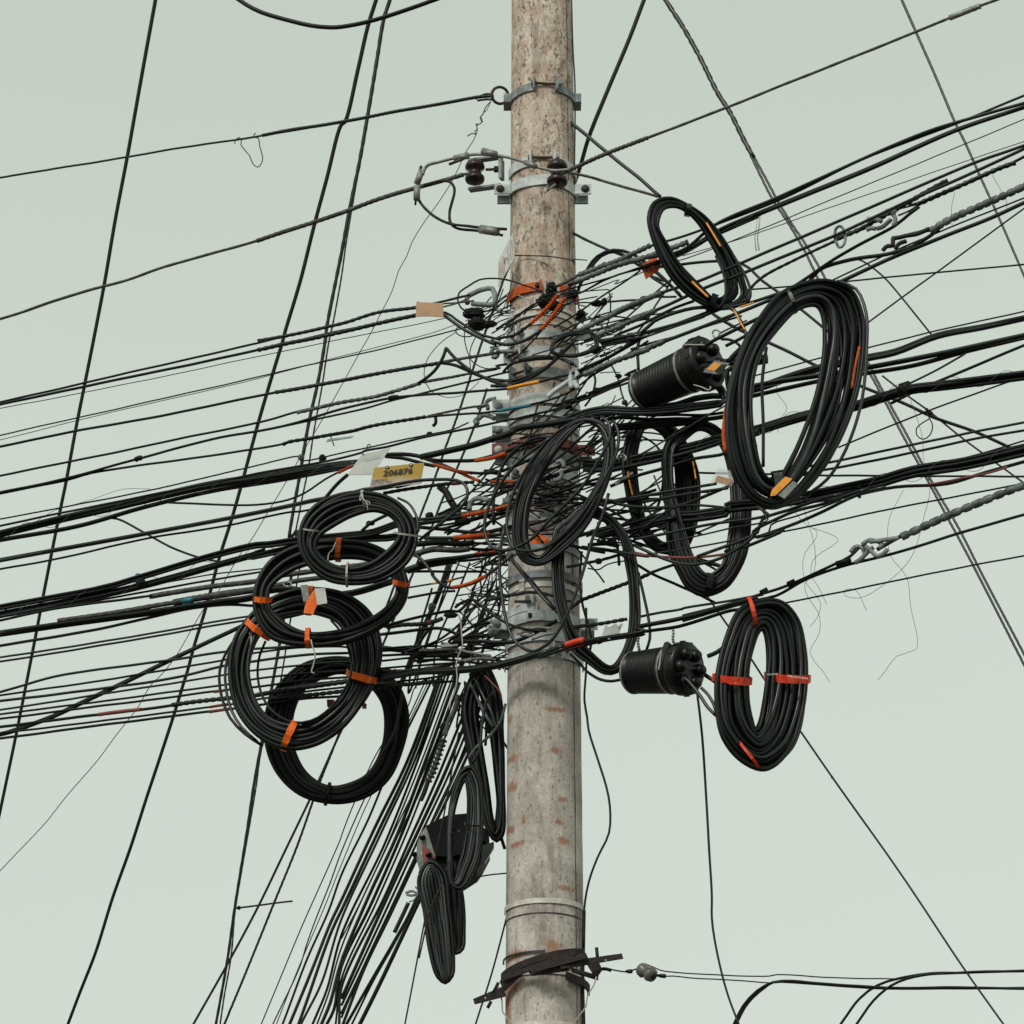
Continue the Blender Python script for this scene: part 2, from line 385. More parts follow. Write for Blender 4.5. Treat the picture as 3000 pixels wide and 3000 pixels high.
# ================================================================== CONCRETE POLE
def pcx(z): return .1154+(z-4.093)/(8.345-4.093)*(.1229-.1154)
def prad(z): return .139+(z-4.093)/(8.345-4.093)*(.124-.139)
def zat(py): return P(1592, py, 9.87).z
def concrete():
    m = bpy.data.materials.new('concrete'); m.use_nodes = True; t = m.node_tree; b = t.nodes['Principled BSDF']; N = t.nodes.new; K = t.links.new
    b.inputs['Roughness'].default_value = .92; b.inputs['Specular IOR Level'].default_value = .2
    co = N('ShaderNodeTexCoord')
    def noise(sc, det=6, rgh=.6, zs=1.):
        mp = N('ShaderNodeMapping'); mp.inputs['Scale'].default_value = (1, 1, zs); K(co.outputs['Object'], mp.inputs[0])
        n = N('ShaderNodeTexNoise'); n.inputs['Scale'].default_value = sc; n.inputs['Detail'].default_value = det; n.inputs['Roughness'].default_value = rgh
        K(mp.outputs[0], n.inputs['Vector']); return n.outputs['Fac']
    def ramp(v, a, c, c1=(0, 0, 0, 1), c2=(1, 1, 1, 1)):
        r = N('ShaderNodeValToRGB'); K(v, r.inputs[0]); r.color_ramp.elements[0].position = a; r.color_ramp.elements[1].position = c
        r.color_ramp.elements[0].color = c1; r.color_ramp.elements[1].color = c2; return r.outputs[0]
    def mix(f, a, c, ty='MIX'):
        x = N('ShaderNodeMix'); x.data_type = 'RGBA'; x.blend_type = ty
        if isinstance(f, float): x.inputs[0].default_value = f
        else: K(f, x.inputs[0])
        for i, v in ((6, a), (7, c)):
            if isinstance(v, tuple): x.inputs[i].default_value = v
            else: K(v, x.inputs[i])
        return x.outputs[2]
    def math_(op, a, c=None, d=None):
        x = N('ShaderNodeMath'); x.operation = op
        for i, v in enumerate((a, c, d)):
            if v is None: continue
            if isinstance(v, (int, float)): x.inputs[i].default_value = v
            else: K(v, x.inputs[i])
        return x.outputs[0]
    sp = N('ShaderNodeSeparateXYZ'); K(co.outputs['Object'], sp.inputs[0]); X, Z = sp.outputs['X'], sp.outputs['Z']
    base = mix(ramp(noise(9, 6, .65, .7), .35, .65), (.40, .352, .305, 1), (.69, .635, .565, 1))
    up = ramp(math_('MULTIPLY_ADD', Z, .125, math_('MULTIPLY', noise(3), .15)), .80, .925)   # upper pole: tanner, blotched with lichen
    # blotches: cell-like flakes
    v = N('ShaderNodeTexVoronoi'); v.inputs['Scale'].default_value = 34; mp = N('ShaderNodeMapping'); mp.inputs['Scale'].default_value = (1, 1, .62)
    K(co.outputs['Object'], mp.inputs[0]); nd = N('ShaderNodeTexNoise'); nd.inputs['Scale'].default_value = 30; K(mp.outputs[0], nd.inputs['Vector'])
    vm_ = N('ShaderNodeMix'); vm_.data_type = 'VECTOR'; vm_.inputs[0].default_value = .12; K(mp.outputs[0], vm_.inputs[4]); K(nd.outputs['Color'], vm_.inputs[5])
    K(vm_.outputs[1], v.inputs['Vector'])
    cells = ramp(v.outputs['Distance'], .22, .42, (1, 1, 1, 1), (0, 0, 0, 1))
    blot = math_('MULTIPLY', cells, ramp(noise(11, 5, .65, .7), .36, .50))
    tan = mix(ramp(noise(22, 5, .7, .5), .4, .62), (.50, .36, .265, 1), (.74, .645, .53, 1))
    upc = mix(math_('MULTIPLY', blot, .85), tan, (.15, .115, .085, 1))
    col = mix(math_('MULTIPLY', up, .88), base, upc)
    low = mix(math_('MULTIPLY', blot, .2), col, (.2, .17, .14, 1)); col = low
    # fine pits
    pits = ramp(noise(85, 3, .5, .55), .62, .70); col = mix(math_('MULTIPLY', pits, .55), col, (.09, .075, .06, 1))
    fine = ramp(noise(95, 6, .85), .32, .68, (.66, .66, .66, 1), (1.22, 1.22, 1.22, 1)); col = mix(1., col, fine, 'MULTIPLY')
    # dark run streaks
    st = math_('MULTIPLY', ramp(noise(17, 6, .75, .13), .50, .60), ramp(noise(5, 4, .6, .7), .44, .56)); col = mix(math_('MULTIPLY', st, .42), col, (.085, .07, .055, 1))
    # rust stains with a place of their own: x, z, half width, half height
    rs = None
    for px, py, hw, hh in ((1625, 2078, 30, 9), (1628, 2200, 20, 12), (1500, 2205, 22, 12), (1500, 2290, 20, 18), (1497, 2415, 16, 12), (1512, 2465, 30, 8),
                           (1650, 2460, 20, 12), (1648, 2340, 14, 8), (1655, 2600, 28, 8), (1620, 2770, 24, 20), (1500, 2880, 26, 26), (1510, 2790, 28, 16), (1640, 2408, 12, 9),
                           (1494, 2085, 12, 14), (1535, 2400, 8, 14), (1484, 2940, 14, 60)):
        z = zat(py); q = P(px, py, 9.87); mm = M1(q)
        dx = math_('DIVIDE', math_('SUBTRACT', X, q.x), hw*mm); dz = math_('DIVIDE', math_('SUBTRACT', Z, z), hh*mm/.92)
        r_ = math_('SQRT', math_('ADD', math_('MULTIPLY', dx, dx), math_('MULTIPLY', dz, dz)))
        k = math_('MULTIPLY', math_('SUBTRACT', 1.35, r_), 1.1); rs = k if rs is None else math_('MAXIMUM', rs, k)
    rn = math_('MULTIPLY', math_('ADD', rs, math_('MULTIPLY', math_('SUBTRACT', noise(62, 6, .85, .45), .46), 4.6)), .5); rmask = ramp(rn, .2, .55)
    col = mix(math_('MULTIPLY', rmask, .72), col, mix(noise(60), (.42, .15, .05, 1), (.24, .085, .035, 1)))
    gr = math_('MULTIPLY', ramp(noise(20, 5, .65, .1), .44, .62), ramp(noise(2.2, 3, .5, .8), .42, .58))     # long vertical grime runs
    col = mix(math_('MULTIPLY', gr, .2), col, (.12, .10, .082, 1))
    K(col, b.inputs['Base Color'])
    bp = N('ShaderNodeBump'); bp.inputs['Strength'].default_value = .55; bp.inputs['Distance'].default_value = .003
    h_ = math_('ADD', math_('MULTIPLY', noise(120, 5, .7), .6), math_('SUBTRACT', noise(24, 5, .6), math_('MULTIPLY', pits, .9))); K(h_, bp.inputs['Height']); K(bp.outputs[0], b.inputs['Normal'])
    return m
CON = concrete()
POLE = empty('concrete_pole', Vector((.108, 10, 0)), 'weathered round concrete utility pole carrying all the cables', 'utility pole')
SEAM = math.radians(53)
def pole_mesh():
    V = []; Fs = []; zs = [i*.1 for i in range(0, 98)]; A = 120
    angs = sorted([2*math.pi*i/A for i in range(A)]+[SEAM-.012, SEAM, SEAM+.012])
    for z in zs:
        r = prad(z); cx = pcx(z)
        for a in angs:
            dr = -.004 if abs(a-SEAM) < .006 else (.0012 if SEAM < a < SEAM+.35 else 0)
            dr += .0006*math.sin(z*23+a*5)
            V.append(Vector((cx+math.sin(a)*(r+dr), 10-math.cos(a)*(r+dr), z)))
    n = len(angs)
    for i in range(len(zs)-1):
        for k in range(n): Fs.append((i*n+k, i*n+(k+1) % n, (i+1)*n+(k+1) % n, (i+1)*n+k))
    Fs.append(tuple(range((len(zs)-1)*n, len(zs)*n)))
    return V, Fs
V, Fs = pole_mesh()
po = obj('shaft', V, Fs, CON, POLE)
# the shaft's own material reads world-like coordinates: keep its origin at the scene origin offset
for v_ in po.data.vertices: v_.co += POLE.location
po.location = -POLE.location
# dark line of the mould joint
V = []; r0 = .0022
pts = [Vector((pcx(z)+math.sin(SEAM)*(prad(z)+.0), 10-math.cos(SEAM)*(prad(z)+.0), z)) for z in [3+i*.08 for i in range(82)]]
V, Fs = tube(pts, [.0016+.0008*math.sin(i*1.7) for i in range(len(pts))], 5); obj('mould_seam', V, Fs, 'ink', POLE)

# ------------------------------------------------------------------ bands and clamps
def arc(z, h, a0, a1, dr=.004, th=.004, tilt=0., wav=None, zs=None):
    """strip round the pole from angle a0 to a1 (degrees, 0 faces the camera, + to the right)"""
    V = []; Fs = []; K = max(4, int(abs(a1-a0)/5))
    for i in range(K+1):
        a = math.radians(a0+(a1-a0)*i/K); zz = z+tilt*math.sin(a); r = prad(zz)+dr+(wav(a) if wav else 0)
        for rr_, hh in ((r, -h/2), (r, h/2), (r+th, h/2), (r+th, -h/2)):
            V.append(Vector((pcx(zz)+math.sin(a)*rr_, 10-math.cos(a)*rr_, zz+hh)))
    for i in range(K):
        for q in range(4): Fs.append((i*4+q, i*4+(q+1) % 4, (i+1)*4+(q+1) % 4, (i+1)*4+q))
    Fs.append((0, 1, 2, 3)); Fs.append((K*4+3, K*4+2, K*4+1, K*4))
    return V, Fs
def PP(a, z, dr): a = math.radians(a); r = prad(z)+dr; return Vector((pcx(z)+math.sin(a)*r, 10-math.cos(a)*r, z))
def radial(a): a = math.radians(a); return Vector((math.sin(a), -math.cos(a), 0)), Vector((math.cos(a), math.sin(a), 0))
def ear(root, a, z, h, m='galv', out=.03, name='ear'):
    R_, T_ = radial(a); c = PP(a, z, out/2+.006); V, Fs = box(c, R_*out/2, T_*.0032, Vector((0, 0, h/2))); obj(name, V, Fs, m, root, smooth=False)
def bolt(root, a, b, r, m='steelr', name='bolt'): V, Fs = cyl(a, b, r, 10); obj(name, V, Fs, m, root)
def nut(root, c, ax, r, m='galvd'):
    V, Fs = tube([c-ax*r*.6, c+ax*r*.6], r, 6); obj('nut', V, Fs, m, root, smooth=False)
def dh(px, z_ref=6): return px*.00129/.92      # px height of an upright strip -> metres
def BAND(name, label, py, hpx, a0=-100, a1=100, m='galv', dr=.004, th=.004, tilt=0., ears=None, cat='clamp', lugs=(), grp='steel bands and clamps round the pole', wav=None):
    z = zat(py); h = dh(hpx); root = empty(name, PP(0, z, .01), label, cat, grp)
    if ears:
        e0, e1 = ears; V, Fs = arc(z, h, a0, e0, dr, th, tilt, wav); obj('half_band', V, Fs, m, root, smooth=False)
        V, Fs = arc(z, h, e1, a1, dr, th, tilt, wav); obj('half_band', V, Fs, m, root, smooth=False)
        zc = z+h*.25
        for e in ears: ear(root, e, z+h*.15+tilt*math.sin(math.radians(e)), h*1.55, m)
        a = PP(e0-5, zc, .022); b = PP(e1+(9 if e1 < 40 else 4), zc, .022); bolt(root, a, b, .0055)
        ax = (b-a).normalized(); nut(root, a+ax*.006, ax, .011); nut(root, PP(e1, zc, .022)+ax*.012, ax, .011)
    else:
        V, Fs = arc(z, h, a0, a1, dr, th, tilt, wav); obj('band', V, Fs, m, root, smooth=False)
    for side, bolt_m, hl in lugs:      # flat plates standing off left / right with a carriage bolt
        c = PP(side*90, z+tilt*side, .02)+Vector((side*.012, -.06, 0)); V, Fs = box(c, Vector((.032, 0, 0)), Vector((0, .004, 0)), Vector((0, 0, h/2*hl))); obj('lug', V, Fs, m, root, smooth=False)
        hc = c+Vector((side*.008, -.004, 0)); V, Fs = tube([hc, hc+Vector((0, -.006, 0)), hc+Vector((0, -.012, 0))], [.017, .015, .006], 14); obj('bolt_head', V, Fs, bolt_m, root)
        V, Fs = box(c+Vector((-side*.006, .03, -.03)), Vector((.026, 0, 0)), Vector((0, .006, 0)), Vector((0, 0, h*.4))); obj('back_plate', V, Fs, 'galvd', root, smooth=False)
    return root
# 1 top clamp with eye ring
c1 = BAND('pole_clamp', 'grey two-half clamp with eye ring, topmost on the pole', 252, 26, -90, 90, 'galvd', ears=(-13, 22), dr=.003, th=.006)
for s_ in (-1, 1):
    z = zat(252); c = PP(90*s_, z, .0)+Vector((s_*.014, -.01, 0)); V, Fs = box(c, Vector((.016, 0, 0)), Vector((0, .035, 0)), Vector((0, 0, dh(26)/2+.001))); obj('lug', V, Fs, 'galvd', c1, smooth=False)
rc = path('b 898 540', -.02)[0]; q = P(*rc); mm = M1(q)
V, Fs = tube([q+RT*(math.cos(t)*24*mm)+UP*(math.sin(t)*24.5*mm)+FW*(math.cos(t)*.012) for t in [2*math.pi*i/28 for i in range(28)]], 4.4*mm, 8, True); obj('eye_ring', V, Fs, 'steelr', c1)
# 2 secondary rack clamps with spool insulators
c2 = BAND('pole_clamp', 'bright clamp half behind the upper spool insulators', 470, 30, -85, 95, 'galv', ears=(-18, 17), dr=.003, th=.006)
c3 = BAND('pole_clamp', 'wavy galvanised clamp with round bolt heads below the spool insulators', 528, 31, -95, 95, 'galv', dr=.006, th=.005, lugs=((-1, 'steelr', 1.), (1, 'steelr', 1.)), wav=lambda a: .004*math.sin(a*5))
def spool(label, s, r, h, m='porc', d=-.2, cat='insulator', parent=None):
    (x, y, Y), = path(s, d); c = P(x, y, Y); mm = M1(c); root = empty('spool_insulator', c, label, cat, 'brown spool insulators on the rack')
    R_ = r*mm; H_ = h*mm; ax = Vector((0, 0, 1)); prof = [(-.5, .4), (-.49, .92), (-.40, 1), (-.28, .98), (-.22, .8), (-.12, .62), (.06, .62), (.14, .8), (.22, 1), (.32, 1), (.42, .92), (.49, .85), (.5, .4)]
    V, Fs = tube([c+ax*H_*p for p, _ in prof], [R_*k for _, k in prof], 24); obj('spool', V, Fs, m, root)
    V, Fs = cyl(c-ax*H_*.66, c+ax*H_*.72, R_*.2, 10); obj('pin', V, Fs, 'steelr', root)
    return root, c, mm
r1, q1, mm = spool('brown spool insulator standing left of the pole in a steel bracket', 'b 756 975', 29, 62, d=-.06)
for yy in (885, 1048):
    V, Fs = prism([P(*t) for t in path(f'b 715 {yy+12} 900 {yy-12} 900 {yy-2} 715 {yy+24}', -.05)], .03); obj('bracket_arm', V, Fs, 'galvd', r1, smooth=False)
V, Fs = prism([P(*t) for t in path('b 888 895 906 895 906 1005 888 1005', -.05)], .03); obj('bracket_back', V, Fs, 'galvd', r1, smooth=False)
V, Fs = cyl(P(*path('b 820 960', -.03)[0]), P(*path('b 890 958', -.03)[0]), .006); obj('bolt', V, Fs, 'steelr', r1)
nut(r1, P(*path('b 876 958', -.03)[0]), RT, .014, 'rust')
r2, q2, mm = spool('rusty brown spool insulator in front of the pole clamp', 'b 1222 982', 31, 72, d=-.24)
V, Fs = tube([P(*t) for t in path('b 1170 1050 1165 1080 1215 1040', -.26)], .005, 6); obj('split_pin', V, Fs, 'galvd', r2)
# 3 orange band
c4 = BAND('orange_band', 'orange painted steel band round the pole above the white straps', 842, 27, -96, -2, 'orange', dr=.008, th=.005, cat='band')
V, Fs = arc(zat(842), dh(25), 28, 96, .008, .005); obj('band', V, Fs, 'orange', c4, smooth=False)
ear(c4, -4, zat(842), dh(32), 'orange', .02); V, Fs = tube([PP(-8, zat(840), .014), PP(-8, zat(840), .026)], [.013, .008], 12); obj('bolt_head', V, Fs, 'steelr', c4)
hook = P(*path('k 1810 455', -.05)[0])
# 5.. straps and bands down the pole
def STR(label, py, h, m='strapm', a0=-100, a1=100, tilt=0., dr=.003, buckle=None, th=.0018, cat='strap'):
    r_ = BAND('steel_strap', label, py, h, a0, a1, m, dr=dr, th=th, tilt=tilt, cat=cat, grp='thin straps round the pole')
    if buckle is not None:
        z = zat(py)+tilt*math.sin(math.radians(buckle)); R_, T_ = radial(buckle)
        for k in (-1, 1):
            V, Fs = box(PP(buckle, z+k*dh(h)*.95, .010), R_*.005, T_*.011, Vector((0, 0, .0045))); obj('buckle_lip', V, Fs, 'strapm', r_, smooth=False)
        V, Fs = box(PP(buckle, z, .009), R_*.003, T_*.007, Vector((0, 0, dh(h)*.9))); obj('buckle', V, Fs, 'strapm', r_, smooth=False)
    return r_
STR('pale steel strap just below the orange band, uppermost strap', 899, 11, buckle=-62)
STR('second pale steel strap below the orange band', 918, 12, buckle=-64, tilt=-.004)
STR('pale steel strap with curled edge above the first wide grey band', 946, 9, tilt=.003)
BAND('steel_band', 'wide grey band with rust streak, highest plain band', 977, 28, -98, 98, 'galv', ears=(-58, -40))
BAND('steel_band', 'mottled band with bolt hole behind the small cable coil', 1029, 28, -98, 98, 'galv', ears=(-66, -34))
BAND('steel_band', 'dull band with two upright ears above the yellow tape', 1092, 32, -98, 98, 'galvd', ears=(-52, -26))
BAND('steel_band', 'broad pale band with dark hex bolt under the yellow tape', 1168, 32, -90, 95, 'galv', lugs=((-1, 'galvd', 1.3),), dr=.008)
BAND('steel_band', 'pale band touching the blue taped cable from below', 1206, 26, -80, 90, 'galv', dr=.006)
BAND('steel_band', 'dark grey band with bright washer above the red one', 1238, 22, -98, 98, 'galvd', lugs=((-1, 'alu', 1.2),))
BAND('steel_band', 'red painted band with domed bolt left of the pole', 1296, 30, -98, 98, 'redband', dr=.01, lugs=((-1, 'galv', 1.25), (1, 'redband', 1.)))
BAND('steel_band', 'streaked band directly under the red band', 1334, 28, -98, 98, 'galvd')
BAND('steel_band', 'grey band behind the middle of the big loose coil', 1384, 28, -98, 98, 'galv', ears=(-60, -48))
BAND('steel_band', 'clean grey band left of the coil, below orange corrugated guard', 1462, 24, -98, 98, 'galv', ears=(-66, -55))
BAND('steel_band', 'grey band seen through the lower half of the loose coil', 1514, 24, -98, 98, 'galv')
BAND('steel_band', 'dark band behind the bottom turns of the loose coil', 1600, 20, -98, 98, 'galvd')
BAND('steel_band', 'grey band with square end above the buckled strap', 1684, 20, -80, 98, 'galvd', dr=.008)
STR('pale strap with upright buckle in the middle of the lower clamps', 1712, 14, buckle=-34, a0=-70)
b16 = BAND('pole_clamp', 'pale clamp with long threaded bolt and nut pointing left', 1779, 22, -98, -10, 'galv', dr=.008)
bz = zat(1760); bolt(b16, PP(-42, bz, .03), PP(40, bz, .03), .0055); nut(b16, PP(-22, bz, .03), RT, .014, 'galvd'); ear(b16, -15, bz, dh(30))
b17 = BAND('pole_clamp', 'kinked clamp with square hole and domed bolt on the right', 1808, 28, -98, 98, 'galv', dr=.009, lugs=((1, 'galvd', 1.1), (-1, 'galvd', 1.1)), wav=lambda a: .007 if -.42 < a < -.02 else 0)
hz = zat(1808); V, Fs = box(PP(-19, hz, .0205), Vector((.0085, .003, 0)), Vector((0, .0035, 0)), Vector((0, 0, .009))); obj('square_hole', V, Fs, 'ink', b17, smooth=False)
BAND('steel_band', 'pale band half covered by crossing black cables', 1866, 24, -98, 98, 'galv', dr=.006)
BAND('steel_band', 'lowest galvanised band, behind the thick black bundle', 1914, 26, -98, 98, 'galv', dr=.008, ears=(12, 26))
STR('thin bright strap round the bare lower pole', 2640, 13, buckle=None, dr=.004)
STR('hairline dark wire round the pole under the bright strap', 2676, 3, 'ink', dr=.001, th=.001)
STR('dark tie wire round the pole above the rusty clamp', 2790, 5, 'gry', a1=0, dr=.006, th=.005, tilt=-.0)
STR('light strap passing behind the rusty clamp', 2850, 8, 'strapm', dr=.004)
STR('pale strap at the very bottom of the frame', 3001, 14, 'strapm', dr=.004)
# rusty crossed clamp near the bottom
rcx = BAND('rusty_clamp', 'rusty brown crossed clamp bars low on the pole', 2808, 17, -78, 60, 'rust', dr=.012, th=.008, tilt=.042, cat='clamp', grp='rusty clamp')
V, Fs = arc(zat(2848), dh(20), 28, 100, .012, .008, -.03); obj('rear_band', V, Fs, 'rust', rcx, smooth=False)
bar = lambda s_, d0, d1, th=.006, nm='bar': obj(nm, *prism([P(x, y, Y+d0+(d1-d0)*(i_ in (1, 2))) for i_, (x, y, Y) in enumerate(path(s_))], th), 'rust', rcx, smooth=False)
bar('B 318 352 1000 108 1010 150 318 405', -.2, -.21)
bar('B 590 265 1110 130 1135 180 600 320', -.23, -.2)
bar('B 50 568 330 450 350 545 65 618', -.1, -.16)
bar('B 870 220 1455 138 1468 185 880 285', -.21, -.12)
bar('B 300 400 480 255 520 330 340 500', -.17, -.2)
bar('B 560 300 940 230 960 300 600 350', -.2, -.19)
bar('B 960 265 1235 345 1232 392 1000 320', -.15, -.04)
bar('B 1100 200 1230 200 1270 290 1210 380', -.12, -.1)
for s_ in ('B 1216 85 1226 190', 'B 292 412 245 505', 'B 222 590 188 655'):
    a_, b_ = path(s_, -.14); V, Fs = cyl(P(*a_), P(*b_), .006, 10); obj('pin', V, Fs, 'rust', rcx)
for s_ in ('B 168 561', 'B 1304 205', 'B 1105 219'):
    a_, = path(s_, -.145); c = P(*a_); V, Fs = cyl(c, c-FW*.004, .0035, 10); obj('bolt_hole', V, Fs, 'white', rcx)
# porcelain strain insulator on its wire, low right
(x_, y_, Y_), = path('B 1690 318', -.1); c = P(x_, y_, Y_); ax = (RT*.62-FW*.72-UP*.25).normalized(); mm = M1(c)
ri = empty('strain_insulator', c, 'round white porcelain insulator on thin wires right of the rusty clamp', 'insulator')
V, Fs = tube([c-ax*.034, c-ax*.03, c-ax*.016, c-ax*.008, c+ax*.006, c+ax*.014, c+ax*.03, c+ax*.034], [.010, .023, .026, .019, .019, .026, .023, .010], 22); obj('body', V, Fs, 'porcw', ri)
V, Fs = cyl(c+ax*.03, c+ax*.037, .011, 14); obj('bore', V, Fs, 'ink', ri)
# ================================================================== LINES OF THE OPEN SKY
TWM = (6, 34, .22)      # laid steel strand
WR = (2, 44, .55)       # helical grip wound over a cable
WR3 = (3, 60, .3)
W('power_line', 'thick black line, steep, nearest the left edge', (11.5, 8), 'a 880 0 800 440 720 890 655 1230 590 1610 528 1932 d 480 240 430 490 375 790 340 960 290 1210 245 1440 205 1650 150 1932 g 90 300 40 540 0 730', 3, 'blk2', cat='wire', wob=.2)
W('power_line', 'thick black steep line running top to bottom', (12, 7.5), 'b 197 0 150 150 95 390 20 690 a 1932 705 1850 1010 1780 1270 1700 1590 1610 1890 d 1600 0 1560 130 1465 450 1370 800 1310 1010 1240 1230 1190 1420 1150 1560 1100 1720 1060 1870 1040 1932 g 985 180 900 440 830 650 740 930 640 1210 540 1530 450 1760 385 1932', 3.2, 'blk2', cat='wire', wob=.2)
W('power_line', 'dark paired steep line left of the pole', (13, 7), 'b 276 -4 240 110 200 350 150 650 100 930 50 1170 0 1440 a 1932 1440 1850 1850 d 1840 0 1800 230 1750 450 1720 620 1700 740 1660 960 1640 1120 F 560 1000 535 1170 505 1340 g 1475 370 1440 560 1400 830 1360 1080 1325 1300 1290 1550 1250 1780 1222 1932', 2.6, 'blk', cat='wire', tw=(2, 90, .25))
W('power_line', 'thin steep line branching off the paired line', 5, 'b 100 950 60 1180 25 1390 0 1570 a 1885 1830 d 1862 0 1825 240 1775 520 1745 720 1700 940 1675 1110 F 572 1000 548 1170 518 1340 g 1482 370 1448 600 1405 850 1365 1080 1330 1300 1308 1550 1268 1780 1246 1932', 2.7, 'blk', cat='wire', tw=(2, 60, .25))
W('cable', 'thick cable drooping across the upper left corner', 12, 'b 530 -2 400 45 250 95 130 128 0 152 a 1870 155 1760 145 1650 120 1480 70 1400 30 1350 -3', 1.5, 'blk', wob=.2)
W('wire_stub', 'short dark stub wire sticking out sideways low left', 5, 'g 1335 1277 1365 1273 1500 1256 1655 1237', 2.6, cat='wire')
blob('knot', 'g 1352 1275', 6, 6, 'blk2', 2.55, 'small dark knot holding the stub wire low left', 'knot')
W('power_line', 'smooth brownish line left of the cable fan', 6.5, 'k 1650 1500 o 1510 180 1320 640 1160 980 980 1440 u 1400 750 1175 1190 990 1600 g 1745 680 1600 980 1460 1270 1300 1570 1095 1932', .9, 'brn', cat='wire', wob=.2)
W('guy_strand', 'twisted steel strand descending past the left coils', 7, 'k 1932 60 1840 260 1790 400 1600 950 1500 1250 1400 1560 1270 1932 o 1190 400 1060 770 900 1190 u 1160 1210 990 1640 g 1680 930 1550 1250 1400 1620 1270 1932', .7, 'brn', tw=(3, 20, .3), cat='wire', wob=.2)
W('thin_wire', 'hair-thin loose wire wandering from the eye ring', 2.3, 'b 850 565 825 620 790 660 800 690 768 712 770 740 745 800 705 860 640 1000 560 1130 460 1270 400 1370 370 1450 325 1530 290 1640 230 1760 k 330 880 210 1090 50 1380 n 1065 10 990 130 780 500 630 750 430 1080 370 1150 270 1310 130 1550 d 1150 1520 990 1790 900 1900 g 855 10 780 140 710 230 640 320 560 430 370 650 260 790 90 970 0 1065', -.1, 'brn', cat='wire')
W('thin_wire', 'curly tail of wire twisted below the eye ring', 3, 'b 845 575 815 610 800 650 785 665 795 690 775 705 762 700 770 730 755 745 765 762 740 755 712 772', -.09, 'blk', cat='wire', wob=0)
# steel messengers to the left of the clamps
W('messenger_strand', 'grey steel messenger from the eye ring', 6, 'a 0 1005 480 928 720 888 1100 825 1440 775 1932 692 b 290 637 580 588 760 553 848 543', -.03, 'gry', tw=(5, 30, .15), cat='wire', jit=False,
  parts=[('grip', 10, 'a 1485 766 1600 744 1932 690 b 290 635 580 585 760 550 850 543', 'gry', {'tw': (3, 50, .25)}), ('grip_loop', 6, 'b 760 560 790 540 830 530 858 540 855 560 820 562 770 568', 'gry', {})])
W('wire_hook', 'bent wire loop hanging from the upper left messenger', 2.8, 'a 1330 815 1332 795 1355 778 1367 795 1363 820 1412 880 1430 925 1458 947 1480 925 1487 890 1470 830 1463 783 1440 778 1437 765 1447 752', -.04, 'blk', cat='wire', wob=0)
W('messenger_strand', 'brown laid strand ending at the left spool insulator', 8, 'a 0 1805 130 1765 300 1705 500 1645 720 1585 930 1510 1200 1435 1460 1362 1932 1207 b 200 1132 420 1067 620 1010 700 985 790 978', -.06, 'strand', tw=TWM, cat='wire', jit=False,
  parts=[('grip', 13, 'a 1455 1364 1600 1315 1932 1205 b 200 1130 420 1065 620 1010 690 988', 'strand', {'tw': WR3})])
JG = 'jumper loops left of the upper pole'
W('jumper_wire', 'twisted jumper arching over the spool insulators', 9, 'b 460 990 470 960 490 935 560 915 640 895 740 875 880 880 1000 905 1090 940 1200 965 1290 960', -.27, 'alu', tw=TWM, cat='wire', wob=0,
  parts=[('sleeve', 18, 'b 640 897 720 880', 'alu', {}), ('sleeve', 19, 'b 800 855 875 875', 'alu', {'d': -.01}), ('sleeve', 15, 'b 1040 918 1100 943', 'alu', {'d': -.01}), ('tail', 8, 'b 610 930 690 900', 'steelr', {'d': -.01})])
W('jumper_wire', 'dark jumper curving down through two crimp sleeves', 8, 'b 452 940 435 1010 428 1100 450 1150 520 1220 610 1265 720 1280 800 1290 935 1297', -.1, 'brn', tw=TWM, cat='wire', wob=0,
  parts=[('sleeve', 18, 'b 455 965 428 1040', 'alu', {'d': -.02}), ('sleeve', 19, 'b 428 1055 427 1130', 'alu', {'d': -.02}), ('tail', 6, 'b 422 1125 419 1160', 'brn', {})])
W('jumper_wire', 'dark jumper dropping from the strand to a crimp', 8, 'b 470 1050 560 1025 615 1030 638 1060 640 1090 625 1150 613 1200 618 1260 650 1290 760 1305 840 1315 912 1332', -.12, 'brn', tw=TWM, cat='wire', wob=0,
  parts=[('sleeve', 24, 'b 785 1297 885 1312', 'alu', {'d': -.01})])
W('earth_wire', 'thin black wire down the upper right of the pole', 4.5, 'b 1303 -4 1308 200 1312 300 1322 480 1320 900 1316 1100', -.02, cat='wire', wob=0)
W('earth_wire', 'black wire bowing out right of the lower pole', 6.5, 's 840 700 842 1000 840 1380 820 1750 850 1932 h 1400 270 1450 430 1500 590 1520 700 1515 850 1450 990 1400 1130 1374 1290 1372 1500', -.05, cat='wire', wob=0)
W('earth_wire', 'black conduit edge along the lower pole right side', 10, 'h 1374 1290 1370 1500 1366 1700 1372 1932', .03, cat='wire', wob=0)
W('drop_wire', 'thin black wire emerging behind the pole low left', 5, 'h 935 1330 920 1390 850 1650 760 1932', .4, cat='wire')
W('drop_wire', 'thin horizontal wire between splice box and pole', 4, 'h 940 1078 850 1086 745 1104', .05, cat='wire')
